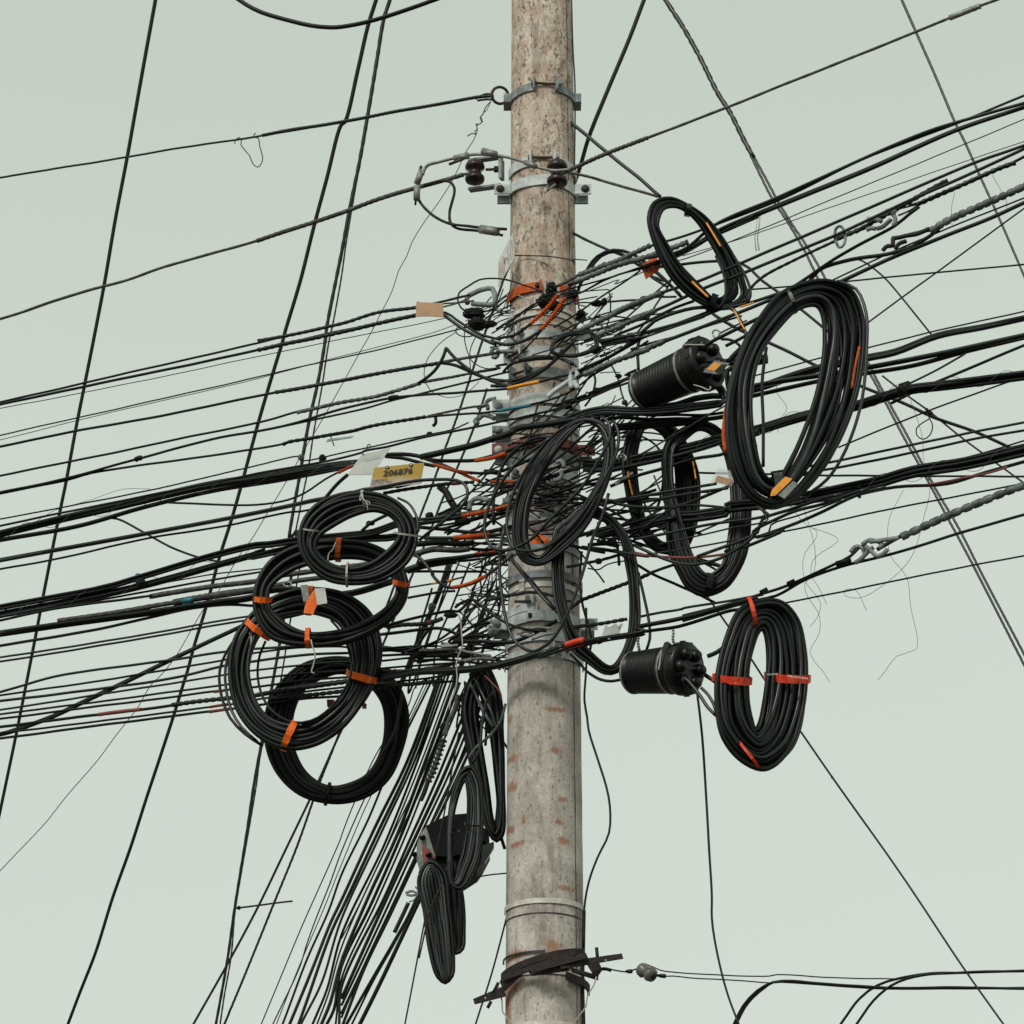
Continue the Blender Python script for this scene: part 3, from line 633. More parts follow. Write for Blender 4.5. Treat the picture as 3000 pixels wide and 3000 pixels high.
# to the right
W('power_line', 'thick black line slanting down behind the pole', 11.5, 'b 1713 0 1630 220 1500 530 1400 780 1350 950 1310 1060', .25, cat='wire', wob=.2)
W('twisted_line', 'twisted heavy line slanting down right of the pole', 15, 'b 1830 -8 1880 70 1932 150 c 100 330 200 530 270 640 350 800 400 890', 2, 'gry', tw=(2, 70, .5), cat='wire', wob=.3)
W('strand', 'left strand of the pair below the twisted line', 7.5, 'c 385 880 510 1130 590 1250 690 1420 750 1545 F 1590 620 f 1075 210 1150 350 1250 540 1350 720 1420 850 1500 1000 1560 1110 1650 1280 1932 1830', 2, 'gry', tw=(3, 26, .25), cat='wire', wob=.3)
W('strand', 'right strand of the pair below the twisted line', 7.5, 'c 402 885 470 1010 540 1140 620 1270 700 1390 785 1535 F 1605 620 f 1095 210 1175 360 1275 540 1370 720 1440 850 1530 1000 1590 1110 1680 1290 1932 1770', 2.1, 'gry', tw=(3, 26, .25), cat='wire', wob=.3)
W('power_line', 'tapering steep line near the upper right corner', (9.5, 5.5), 'c 1240 0 1320 180 1430 430 1545 700 1600 810 1680 990 1780 1210 1932 1560', 2, 'gry', tw=(2, 60, .15), cat='wire', wob=.3)
W('messenger_strand', 'long laid strand rising to the upper right', 8, 'b 1240 990 1330 945 1500 870 1720 785 1932 705 c 260 605 580 475 1000 310 1320 180 1500 105 1680 35 1790 -5', -.2, 'strand', tw=TWM, cat='wire',
  parts=[('serving', 13, 'b 1240 985 1330 945 1500 870 1735 780', 'strand', {'tw': (1, 13, .35)}), ('sleeve', 17, 'c 1510 102 1600 65 1685 32', 'alu', {'tw': (3, 60, .25)})])
W('guy_wire', 'dark cable from behind the pole to the small coil', 10, 'b 1300 695 1320 710 1500 860 1700 1020 1760 1075 1805 1115', -.0, 'gry')
W('guy_wire', 'laid strand from the rusty spool to the small coil', 8, 'b 1290 975 1400 1000 1500 1030 1600 1060 1700 1085 1790 1112', -.15, 'strand', tw=TWM)
W('guy_wire', 'laid strand leaving the pole below the clamps rightwards', 8, 'b 1310 1320 1400 1365 1500 1410 1580 1440 1700 1490 1830 1590 m 410 230 480 280 600 350', -.05, 'gry', tw=TWM)
W('cable', 'black jumper humping over the wound cables right of the pole', 9, 'b 1340 1640 1400 1510 1450 1450 1540 1415 1650 1440 1750 1510 1850 1600 1932 1690', -.12)
W('cable', 'second black jumper beside the humped one', 8, 'b 1350 1600 1410 1520 1470 1450 1560 1425 1680 1500 m 380 120 480 190 640 340 740 430', -.1)
W('drop_wire', 'thin wire falling from the lower splice closure', (7, 5), 'i 80 40 110 300 135 680 150 950 165 1200 165 1330 180 1450 220 1640 260 1780 317 1932', -.1, cat='wire', wob=.3)
W('drop_wire', 'straight thin line slanting to the lower right', 5.5, 'q 500 1180 560 1310 780 1600 t 880 640 950 740 1090 940 1310 1255 1400 1395 i 660 265 850 540 1240 1090 1600 1630 1815 1932', .3, cat='wire', wob=.2)
blob('knot', 'i 847 537', 4, 4, 'blk', .3, 'tiny knot on the slanting line at lower right', 'knot')
W('tie_wire', 'thin wire from the rusty clamp to the porcelain insulator', 4, 'B 1240 290 1290 280 1400 300 1500 312 1580 290 1620 280', -.1, cat='wire', wob=0,
  parts=[('wrap', 8, 'B 1245 288 1300 285 1350 298', 'blk', {'corr': 5}), ('wrap', 9, 'B 1490 310 1550 308', 'blk', {'corr': 5})])
W('tie_wire', 'upper of two thin wires right of the porcelain insulator', 3.5, 'B 1680 240 1760 270 1830 300 1932 315 i 200 1655 490 1660 530 1652 800 1668 1200 1677', -.1, cat='wire')
W('tie_wire', 'lower of two thin wires right of the porcelain insulator', 3.5, 'B 1700 330 1800 355 1932 352 i 80 1674 300 1685 490 1698 570 1695', -.1, cat='wire',
  parts=[('wrap', 9, 'B 1790 350 1865 355', 'blk', {'corr': 6})])
for s_, l_ in (('i 290 1932 340 1832 420 1745 510 1697 620 1688 750 1700 1000 1718 1200 1728 1500 1725 1932 1732', 'black drop cable bending down at lower right'),
               ('i 305 1932 350 1842 400 1780 460 1730 510 1697 600 1694 760 1706 1000 1724 1200 1731 1400 1731 1932 1728', 'black drop cable twisted with its neighbour at lower right'),
               ('i 895 1932 1000 1790 1100 1715 1220 1675 1400 1645 1600 1642 1932 1630', 'upper black drop cable at the lower right'),
               ('i 985 1932 1080 1800 1180 1715 1270 1675 1400 1650 1500 1645 1700 1636 1932 1633', 'black drop cable joining the uppermost one at lower right')):
    W('drop_cable', l_, 7, s_, .3, wob=.5)
W('white_string', 'white cord hanging left of the pole from the rusty clamp', 4, 'B 292 455 310 520 325 600 330 690 370 740 405 805', -.16, 'wire_w', cat='string', wob=0)
W('white_string', 'white cord hanging right of the pole from the rusty clamp', 4, 'B 1215 360 1190 440 1130 540 1115 640 1060 720 990 805', -.16, 'wire_w', cat='string', wob=0)
W('sign_wire', 'tie wire round the pole holding the white number sign', 3.5, 'b 965 1446 1050 1447 1150 1450 1230 1458 1290 1470 1312 1480', -.155, 'blk', cat='wire', wob=0, jit=False)
W('sign_wire', 'twisted loose end of the sign wire right of the pole', 3, 'b 1300 1460 1320 1480 1318 1500 1312 1470 1350 1470 1392 1473', -.05, 'blk', cat='wire', wob=0)
# ================================================================== CABLES TO THE LEFT
W('cable', 'black cable with wound grip', 6.5, 'd 0 345 470 237 1000 115 1480 5 a 1600 1905 1932 1830 b 200 1772 430 1742 k 1000 545 1300 480 1450 440', -.19, parts=[('grip', 11, 'a 1460 1928 1600 1905 1932 1832 b 200 1770 430 1740', 'gry', {'tw': WR}), ('strand_end', 5, 'k 1100 530 1300 470 1460 435', 'strand', {'tw': (3, 20, .3)}), ('strand_end', 5, 'k 1100 545 1350 525 1500 505', 'strand', {'tw': (3, 20, .3)}), ('strand_end', 5, 'k 1150 580 1300 540 1420 490', 'strand', {})])
W('cable', 'thick black cable with wound grip below its twin', 7.5, 'd 0 358 480 255 700 210 1480 45 1932 -60 k 330 790 840 672 1180 640 1300 720 1400 790 1600 900 1800 945 l 200 937 400 900 500 840 600 762', -.24, parts=[('grip', 13, 'd 1460 50 1600 18 1932 -52 k 330 785 840 670', 'gry', {'tw': WR}), ('spiral_guard', 11, 'l 600 762 700 670 800 570 900 440', 'orange', {'corr': 8, 'd': -.04})])
W('cable', 'second black cable drooping from the brown tag to the lower orange guard', 9.5, 'k 1120 640 1160 670 1400 840 1560 920 1750 1000 l 150 960 300 1003 450 985 600 920 720 832', -.25, parts=[('spiral_guard', 12, 'l 715 835 800 740 900 610 980 480', 'orange', {'corr': 8, 'd': -.04})])
W('thin_wire', 'hair-thin line', 2.5, 'd 0 380 700 245 1560 65 1932 -12 k 640 815 1200 700', -.15, cat='wire')
W('drop_wire', 'thin black wire', 4, 'd 0 532 650 385 1250 250 1550 180 1932 93 k 400 1065 900 940 1290 840 1400 815', -.16, cat='wire')
W('thin_wire', 'hair-thin line below the thin black wire', 2.2, 'd 0 558 700 385 1300 250 1932 85 k 450 1020 1100 850 1300 775', -.15, cat='wire')
W('cable', 'black cable with brown wound grip', 7, 'd 0 595 420 510 1000 405 1500 300 1932 222 k 350 1345 640 1290 1000 1230 1150 1200 1450 1145 1730 1100', -.17, parts=[('grip', 12, 'd 1560 290 1700 265 1932 222 k 350 1345 640 1290 1000 1230 1080 1218', 'gry', {'tw': WR}), ('strand_end', 9, 'k 1140 1205 1450 1145 1730 1102 1790 1085', 'strand', {'tw': (3, 28, .3)})])
W('cable', 'black slack loop from a grip round the front of the pole', 9, 'k 1060 1218 1150 1213 1300 1238 1500 1330 1700 1400 1932 1420 l 200 1412 400 1415 600 1350 800 1240 1000 1060 1120 930', -.26)
W('cable', 'black cable with light wound grip', 6.5, 'd 0 760 500 660 1000 555 1500 450 1680 400 1932 345 k 400 1590 640 1520 880 1440 1000 1410 1250 1370 1500 1320 1800 1265 l 200 1245 330 1225', -.17, parts=[('grip', 12, 'd 1680 402 1932 347 k 400 1590 640 1520 900 1435', 'lgt', {'tw': WR}), ('strand_end', 8, 'k 930 1430 1250 1375 1500 1320 1800 1265', 'strand', {'tw': (2, 36, .5)})])
W('cable', 'black cable kinked into a peak then drooping to the pole', 9, 'k 870 1442 950 1390 1050 1305 1130 1190 1172 1090 1186 1040 1210 1070 1280 1150 1450 1290 1600 1370 1800 1448 1932 1462 l 150 1470 300 1470 500 1420 700 1320 850 1200 960 1060', -.27)
W('cable', 'black cable with a bead, carrying yellow tape', 7, 'd 0 855 380 775 780 665 1200 555 1600 480 k 0 1735 550 1610 850 1575 1300 1550 1900 1495 l 340 1492 700 1425 900 1370 1040 1345 1200 1270 1500 1130 1750 970 1932 860', -.28, parts=[('tape_wrap', 10, 'l 340 1496 500 1460 690 1424', 'yellow', {'d': -.01}), ('bead', 14, 'd 765 672 785 662 800 660', 'blk', {}), ('joint', 14, 'k 540 1612 600 1600 640 1602', 'blk2', {})])
W('cable', 'black branch from the taped cable up to the pole', 6, 'd 1600 482 k 0 1785 300 1720 560 1640 900 1560 1200 1480 1560 1395 1750 1345 1900 1310', -.2)
W('cable', 'black cable with twisted grip and blue tape', 6.5, 'd 0 862 380 785 520 745 1100 660 1600 582 n 780 148 1000 108 1400 45 k 350 1925 650 1870 950 1825 1200 1800 1500 1780 l 0 1782 300 1745 400 1722 800 1632 1100 1502 1300 1345 1500 1240 1700 1110 1932 960', -.3, parts=[('grip', 11, 'd 1600 585 n 780 148 1000 108 1400 40 k 300 1935 650 1870 950 1820', 'blk', {'tw': WR}), ('tape_wrap', 9, 'l 220 1755 400 1724 600 1688', 'blue', {'d': -.005})])
W('messenger_strand', 'steel tail from the twisted grip to a shackle', 7, 'k 980 1812 1200 1765 1450 1712 1650 1690', -.15, 'strand', tw=(3, 24, .3))
W('strand', 'thin laid strand', 4.5, 'd 0 1005 330 945 1000 810 1380 720 1700 655 n 900 318 1400 225 1932 110 o 500 385 900 300 1250 230 1400 165 1440 145', -.16, 'blk', tw=(3, 18, .25), cat='wire')
W('cable', 'black cable passing over the pole front', 6.5, 'd 0 1045 330 975 1000 840 1500 740 n 1100 335 1500 235 o 250 470 500 425 1000 300 1500 200 1932 110 p 400 112 700 40 l 900 1730 1100 1655 1300 1590 1500 1500 1750 1420', -.29)
BUN('cable_bundle', 'heavy lashed bundle', 24, 4, 'd 0 1092 330 1012 700 930 1200 815 1500 770 1932 700 o 200 610', 12, -.14)
BUN('cable_bundle', 'thick bundle just under the heavy lashed one', 14, 2, 'd 0 1125 450 1045 800 945 1200 850 1600 785 1932 720', 9, -.12)
W('cable', 'black cable dipping out of the bundle to an orange sleeve', 6, 'd 950 912 1150 920 1400 928 1600 905 1720 860 1840 780 n 1270 425 1395 370', -.15, parts=[('sleeve', 8, 'n 1260 437 1330 400 1395 372', 'orange', {})])
W('cable', 'black cable sagging between two bundles on the left', 6, 'd 600 1000 660 1005 720 1030 830 1090 1000 1180 1150 1230 1260 1250', -.13)
BUN('cable_bundle', 'straight pair of black cables strapped together', 15, 2, 'd 0 1240 300 1185 820 1090 1300 1000 1640 930 n 1050 690 1300 650 1500 595 1700 570 1932 520 o 600 870 900 800', 10, -.2)
W('cable', 'thin cable under the strapped pair', 6, 'd 0 1290 280 1240 840 1115 1300 1040 1650 965 n 900 800 1080 765', -.16)
BUN('cable_bundle', 'upper strands of the twisted low bundle', 24, 4, 'd 0 1508 300 1450 600 1390 800 1330 1200 1210 1450 1150 n 600 1105 900 1060 1300 1025 1600 990 o 600 1300 870 1250', 9, -.16)
BUN('cable_bundle', 'lower strands of the twisted low bundle', 26, 4, 'd 0 1552 380 1478 800 1385 1250 1260 1500 1190 n 400 1230 800 1140 1000 1080 1400 1050 1800 1030 o 870 1330', 10, -.14)
W('cable', 'thin cable tucked under the twisted bundle', 6, 'd 0 1578 380 1500 850 1412 1500 1300', -.13)
W('cable', 'thin cable between the twisted bundle and the thick strand', 4, 'd 900 1372 1200 1320 1500 1285', -.12)
W('messenger_strand', 'thick bare laid steel strand', 15, 'd 850 1445 900 1435 1200 1388 1480 1348 n 530 1430 700 1405 900 1380 1500 1300 1800 1240 1960 1205', -.15, 'strand', tw=(8, 70, .18), wob=.3)
W('cable', 'cable leading into the bare laid strand', 7, 'd 0 1580 200 1535 400 1500 860 1440', -.15)
W('messenger_strand', 'bare strand with blue mark and wound end', 14, 'd 330 1582 650 1535 990 1478 1450 1408 n 900 1450 1400 1400 1800 1360 o 750 1810', -.17, 'strand', tw=(8, 70, .2), wob=.3, parts=[('grip', 20, 'd 985 1478 1200 1440 1450 1405', 'strand', {'tw': WR3}), ('tape_mark', 16, 'd 1035 1470 1095 1462', 'blue', {'d': -.01})])
BUN('cable_bundle', 'bundle under the bare strand', 22, 3, 'd 0 1655 400 1595 800 1540 1200 1480 1450 1440 n 500 1570 800 1530 1100 1590 1400 1570 1740 1470 1900 1420', 11, -.14)
W('cable', 'black cable bowing below the strand bundle', 8, 'd 0 1722 500 1640 1100 1510 1300 1490 1450 1497', -.15)
W('cable', 'upper of two parallel cables right above the diagonal', 6, 'd 0 1790 700 1680 1430 1555 n 800 1770', -.15)
W('cable', 'lower of two parallel cables right above the diagonal', 6, 'd 0 1814 700 1700 1400 1580 n 700 1810', -.15)
BUN('cable_bundle', 'thick diagonal pair crossing the parallel lines', 15, 2, 'g 0 292 50 280 300 190 500 95 700 0 d 950 1810 1200 1690 1400 1595 1600 1480', 10, -.1)
LOW = [('d 0 1985 350 1890 1000 1800 1280 1755', 7, 'n'), ('g 0 72 d 560 1922 1000 1850 1280 1800', 6, 'n'), ('g 0 103 300 68 640 25 1000 -30 d 1280 1835', 7.5, 'n'),
       ('g 0 155 400 92 900 15 1280 -45', 6, 'n'), ('g 0 178 450 122 900 62 1280 10', 6, 'n'), ('g 0 205 600 128 1000 78 1270 42', 6.5, 'r'), ('g 0 285 500 226 1000 162 1290 125', 6, 'r'), ('g 0 316 500 250 1000 186 1300 150', 7, 'r')]
TL = ['u 1200 395 1500 340 r 0 1140 400 1135 700 1130', 'u 350 500 800 440 1200 430 r 0 1190 400 1165 900 1185', 'u 400 560 900 500 1500 490 r 0 1230 500 1225 900 1250',
      'u 400 640 900 585 1300 560 r 0 1305 400 1260 900 1220', 'u 380 720 700 680 1200 640 r 0 1390 500 1350 900 1320', 'u 400 785 900 720 1300 690 r 0 1430 600 1390 1000 1300', 'u 450 890 900 820 r 0 1560 700 1480 900 1440', 'u 450 940 900 880 1300 850 r 0 1610 500 1560 900 1530']
ds = ['slim black cable among the low parallel lines', 'slim cable near the low diagonal pair', 'darker cable touching the low diagonal pair', 'slim cable cutting under the diagonal pair', 'evenly spaced slim low cable', 'slim low cable with red section', 'second lowest slim cable with red section', 'lowest slim cable with red section']
for k, ((s_, w_, f_), t_) in enumerate(zip(LOW, TL)):
    pr = []
    if f_ == 'r': pr = [('red_sleeve', w_+1.5, {5: 'g 1210 52 1270 43', 6: 'g 1185 140 1290 122', 7: 'g 1185 165 1300 148'}[k], 'dred', {'d': -.004})]
    W('cable', ds[k], w_, s_+' '+(t_ if t_[0] in T else 'd '+t_), -.13-.012*k, parts=pr)
W('cable', 'thick low cable with red sleeve and wound end', 8, 'g 0 250 550 182 800 152 980 128 1200 95 u 500 850 900 760 1300 730 r 0 1480 600 1420 900 1390', -.2, parts=[('red_sleeve', 10, 'g 558 181 680 165 800 151', 'dred', {'d': -.004}), ('grip', 14, 'g 975 127 1200 97 1450 70 u 650 810 1000 760 1300 720', 'gry', {'tw': WR})])
W('cable', 'wound light cable behind the middle coils', 13, 'u 560 880 800 860 1000 840 1200 820 1500 790 r 0 1590 400 1560 760 1520', -.2, 'gry', tw=WR)
W('cable', 'wound dark cable crossing the lowest left coil', 14, 'u 600 820 900 780 1200 740 1500 700 r 0 1440 400 1420', -.22, 'gry', tw=WR)
BUN('cable_bundle', 'thick dark bundle curving in front of the pole', 24, 4, 'r 0 1500 300 1450 520 1418 900 1405 1300 1360 1600 1290 1932 1190 s 300 1240 450 1180 600 1130', 11, -.26)
BUN('cable_bundle', 'dark bundle left of the pole above the wound strand', 20, 3, 'r 50 1150 300 1180 600 1190 900 1230 1200 1260', 9, -.1)
W('strand', 'pale laid strand ending at the lower clamp', 11, 'r 560 1385 800 1350 1000 1300 1150 1275 1330 1270', -.2, 'alu', tw=WR3)
W('strand', 'pale strand fanning to the kinked clamp', 9, 'r 500 1180 700 1170 900 1170 1100 1210 1300 1245', -.18, 'alu', tw=WR3)
W('strand', 'brown twisted strand right of the left coils', 13, 'r 130 920 300 890 500 880 640 860 760 820', -.15, 'strand', tw=WR3, parts=[('red_mark', 14, 'r 590 868 640 860', 'dred', {})])
W('strand', 'brown laid strand behind the right rim of the top left coil', 17, 'o 820 1640 950 1600 1050 1580 1200 1590 1350 1590 1450 1575', -.12, 'strand', tw=(6, 80, .3))
W('strand', 'wound strand between yellow sign and red mark', 11, 'o 480 950 700 910 950 870 1200 840 1350 828 1500 820', -.2, 'brn', tw=WR, parts=[('red_mark', 12, 'o 1265 835 1325 830', 'dred', {})])
# middle left connections to the pole
CN = [('black cable passing just behind the yellow sign', 11, 'o 400 520 700 505 850 520 1000 570 1130 620 1280 690', -.2, [('sleeve', 9, 'o 1045 620 1160 655 1280 690 1440 712', 'orange', {'d': -.03})]),
      ('thick cable rising from the sign over the pole', 17, 'o 900 535 1200 470 1500 400 1700 335 1932 260 p 400 230 700 175 1000 130 1150 100', -.32, []),
      ('cable with orange sleeve reaching the red band', 10, 'o 1000 565 1150 580 1350 578 1500 575 1700 530 1860 480 p 450 420 650 360 800 320', -.3, [('sleeve', 11, 'o 1515 577 1700 545 1860 492', 'orange', {'d': -.01})]),
      ('cable under the sign running to the pole', 10, 'o 500 530 700 550 850 590 950 620 1060 640', -.19, []),
      ('thin black cable crossing the lower edge of the yellow sign', 9, 'o 300 905 600 850 900 800 1100 790 1300 800 1400 850 1430 950 1400 1050 1300 1150 1150 1270 1000 1380 880 1480', -.43, []),
      ('black cable from orange sleeve toward the loose coil', 8, 'o 1440 712 1600 722 1750 705 p 400 650 600 560', -.22, []),
      ('red-brown cable crossing left of the pole', 7, 'o 1280 690 1450 760 1600 830 1750 862 p 300 870 480 850', -.26, [('sleeve', 9, 'o 1390 738 1480 775 1560 805', 'orange', {'d': -.01})]),
      ('upper black cable beside the corrugated orange guard', 9, 'o 870 1245 1100 1225 1300 1190 1500 1160 1700 1130 1800 1110 p 300 1070 450 1050', -.2, []),
      ('black cable hugging the long orange corrugated guard', 11, 'o 870 1290 1100 1260 1300 1225 1380 1205 1600 1150 1730 1130 1932 1075 p 200 1150 400 1100', -.24, [('spiral_guard', 11, 'o 1370 1205 1500 1180 1660 1145 1740 1128', 'orange', {'corr': 9, 'd': -.03}), ('sleeve', 9, 'o 1730 1128 1850 1095 1932 1072', 'orange', {'d': -.03})]),
      ('black cable with short orange corrugated guard', 10, 'o 870 1330 1100 1350 1300 1375 1500 1390 1700 1380 1932 1320', -.2, []),
      ('cable holding the straight orange corrugated guard', 10, 'o 940 1455 1100 1455 1280 1455 1500 1440 1680 1420 1932 1400 p 250 1390', -.25, [('spiral_guard', 12, 'o 1275 1453 1450 1440 1670 1420', 'orange', {'corr': 8, 'd': -.02})]),
      ('black cable under the straight orange guard', 16, 'o 850 1520 1100 1505 1300 1520 1500 1510', -.15, []),
      ('cable with two short orange marks left of the pole', 13, 'o 870 1740 1100 1700 1300 1680 1500 1655 1750 1625 p 300 1610', -.2, [('sleeve', 6, 'o 1505 1632 1610 1618', 'orange', {'d': -.02}), ('sleeve', 6, 'o 1660 1612 1740 1605', 'orange', {'d': -.02})]),
      ('thick dark cable below the twin orange marks', 20, 'o 750 1820 900 1770 1100 1730 1300 1705', -.15, []),
      ('black cable level with the short corrugated guard', 9, 'o 1700 820 p 150 818 300 815 480 825', -.2, [('spiral_guard', 8, 'p 150 820 280 818 410 815', 'orange', {'corr': 7, 'd': -.02})]),
      ('short cable under the top left coil rim', 9, 'o 820 1640 900 1690 960 1760 1040 1870 r 640 320 720 410 800 460 870 470 1000 450 1150 400 1250 335 1400 230 1560 90', -.3, [('sleeve', 10, 'r 860 472 1000 445 1120 400 1250 335', 'orange', {'d': -.01})]),
      ('thin orange-tipped wire left of the pole', 5, 'p 600 550 720 480', -.33, []),
      ('black tube bent beside the bare guy strand', 20, 'o 1110 870 1180 930 1240 1040 1300 1130 1345 1210', -.1, []),
      ('black wire between the coil rim and the pole', 7, 'r 350 290 640 285 900 288 1250 290', -.12, []),
      ('thin black wire with yellow marks', 5, 'r 380 470 600 430 850 385 1000 350', -.13, [('sleeve', 8, 'r 815 398 875 382', 'yellow', {}), ('sleeve', 6, 'r 640 425 695 415', 'yellow', {})]),
      ('black wire ending in a frayed connector', 7, 'r 370 585 550 550 750 515 900 510', -.13, []),
      ('black kinked wire left of the lower clamps', 8, 'r 100 915 160 890 500 800 860 730 930 740 1000 690 1080 600 1200 680 1350 790 1500 880 1700 940 1932 960', -.25, []),
      ('black loop wire peaking beside the lower clamps', 8, 'r 900 700 960 650 1030 620 1080 598 1150 640 1280 740', -.2, []),
      ('black wire doubling back from a clamp', 8, 'r 1380 770 1200 850 1000 970 850 1060 830 1090 860 1100 950 1050 1100 1015 1250 1010', -.22, []),
      ('thick wire leaning left beside the tangle', 9, 'r 640 900 560 1000 500 1090 470 1150', -.1, []),
      ('black cable from the left coils to the lower clamp', 9, 'r 60 1000 300 970 550 940 750 930 900 990 1000 1060', -.12, []),
      ('black cable arcing round the pole front under the buckle', 9, 'r 1240 610 1320 600 1450 565 s 60 545 150 525 260 525 380 545 470 565', -.27, []),
      ('black cable crossing in front of the lower clamps', 11, 'y 1140 960 1000 1030 850 1120 620 1230 450 1290 250 1300 0 1290 r 1300 1080 1100 1075 900 1080', -.25, []),
      ('black cable sloping down beside the square hole', 9, 'y 420 0 500 100 700 300 900 530 1080 750 1150 830', -.3, [])]
for l_, w_, s_, d_, pr in CN: W('cable', l_, w_, s_, d_, parts=pr, m='blk' if w_ != 9 else 'gry')
# ================================================================== FAN OF DROP CABLES, LOW LEFT
FAN = [('h 700 -60 430 10 380 130 190 420 0 870 g 1932 872 1700 1400 1480 1932', 3.5, 'hair-thin drop wire, outermost of the fan'),
       ('h 480 -20 350 260 150 620 0 960 g 1870 1130 1790 1330 1730 1500 1700 1600 1545 1932', 4, 'thin wavy drop wire'),
       ('h 500 -20 330 330 140 700 0 1030 g 1840 1260 1700 1590 1565 1932', 3, 'very thin drop wire'),
       ('h 520 -30 300 420 150 780 0 1090 g 1860 1290 1740 1560 1600 1932', 6.5, 'slim drop cable'),
       ('h 560 -60 380 430 200 800 0 1230 g 1870 1360 1780 1590 1640 1932', 9, 'thick drop cable'),
       ('h 575 -60 400 430 215 830 0 1290 g 1880 1400 1690 1932', 9, 'thick drop cable close to its twin'),
       ('h 590 -50 420 430 240 820 0 1340 g 1820 1700 1705 1932', 7, 'slim drop cable beside the thick twins'),
       ('h 610 -50 440 420 250 900 0 1430 g 1850 1740 1770 1932', 7, 'slim drop cable in the middle of the fan'),
       ('h 640 -60 460 430 280 870 0 1500 g 1860 1760 1795 1932', 5, 'narrow drop cable'),
       ('h 660 -60 500 380 320 850 150 1220 0 1580 g 1870 1810 1820 1932', 10, 'thick black drop cable'),
       ('h 670 0 520 400 340 860 170 1250 0 1610 g 1890 1850 1850 1932', 9, 'thick black drop cable hugging the next'),
       ('h 690 60 540 420 350 900 200 1240 0 1680 g 1900 1932', 6, 'slim drop cable between thick ones'),
       ('h 740 60 560 500 400 860 250 1200 0 1730 g 1920 1932', 8, 'drop cable behind the corrugated grip'),
       ('h 760 80 600 480 440 830 270 1190 0 1790', 10, 'drop cable in the dense right half of the fan'),
       ('h 780 100 600 540 430 900 270 1250 0 1830', 7, 'drop cable deep in the fan'),
       ('h 800 100 640 520 460 900 250 1350 0 1880', 9, 'drop cable right of the dense mass'),
       ('h 820 150 690 420 560 680 420 990 260 1320 110 1640 0 1900', 6, 'long drop cable on the right flank'),
       ('h 860 100 700 440 560 740 420 1010 270 1330 130 1620 10 1932', 9, 'dark drop cable ending behind the splice box'),
       ('h 430 1210 380 1320 290 1480 150 1720 30 1932', 9, 'drop cable starting under the splice box'),
       ('h 445 1190 400 1290 300 1480 180 1690 60 1932', 6, 'second drop cable starting under the splice box'),
       ('h 480 1150 330 1470 210 1720 105 1932', 12, 'rightmost thick drop cable of the fan'),
       ('h 640 50 480 470 330 780 100 1260 0 1450', 4, 'fine drop wire showing light between cables'),
       ('h 710 0 560 330 430 650 220 1060 0 1560', 5, 'fine drop wire near the corrugated grip')]
for k, (s_, w_, l_) in enumerate(FAN):
    W('drop_cable', l_, w_, s_, .12+.05*(k % 4)+.01*k, m=('blk', 'gry', 'blk', 'blk2')[k % 4], group='drop cables fanning down left of the pole', wob=1.2)
FI = [('r 640 480 560 740 480 1000 h 380 60', 'r 850 250 700 560 560 900 400 1300', 6), ('r 830 200 720 520 620 760', 'r 620 760 480 1080 380 1340 h 300 100', 14), ('r 870 200 690 640 590 900 430 1320', '', 5),
      ('r 950 180 770 600 560 1130 h 420 30', '', 5), ('r 1070 190 860 700 690 1110 h 520 20', '', 6), ('r 1100 700 900 1100 h 640 0', '', 8), ('r 1130 520 1000 800 800 1300', '', 7), ('r 1300 130 1180 330 1000 800', '', 6), ('r 1360 150 1230 420 1150 600', '', 5), ('r 1340 400 1150 900 960 1350 h 640 80', '', 9), ('r 1250 700 1060 1200 900 1500', '', 9), ('r 1380 800 1250 1100 1120 1400', '', 8)]
for k, (s_, t_, w_) in enumerate(FI):
    W('drop_cable', ('fine', 'thick', 'slim')[k % 3]+' dark run of the fan climbing through the tangle left of the pole', w_, s_+' '+t_, .15+.03*(k % 3), m='blk', group='fan cables climbing behind the tangle', wob=1.2)
W('drop_wire', 'thin line crossing in front of the splice box', 4.5, 'h 665 280 625 500 590 700 560 850 540 950 480 1300 420 1620 360 1932', -.1, 'brn', cat='wire')
W('drop_wire', 'thin wire curving over the hanging black coils', 5, 'h 575 1130 530 1220 490 1320 475 1400 440 1560', -.32, 'brn', cat='wire')
W('guy_grip', 'pale corrugated grip on a drop strand above the splice box', 12, 'h 660 70 640 150 600 230 590 300', .0, 'alu', tw=WR3, cat='grip', wob=0, parts=[('grip', 17, 'h 580 320 560 380 520 500 490 560', 'strand', {'corr': 14}), ('rod', 13, 'h 490 560 470 620 448 668', 'brn', {}), ('hook', 6, 'h 560 260 580 225 600 260 575 300', 'steelr', {})])
W('guy_grip', 'grey rod with bent hook below the splice box', 12, 'h 380 1245 350 1310 300 1415', -.05, 'gry', cat='grip', wob=0, parts=[('hook', 7, 'h 365 1190 400 1180 430 1195 400 1205 370 1200', 'galvd', {}), ('hook', 5, 'h 420 1155 435 1180 410 1230 385 1240', 'galvd', {})])
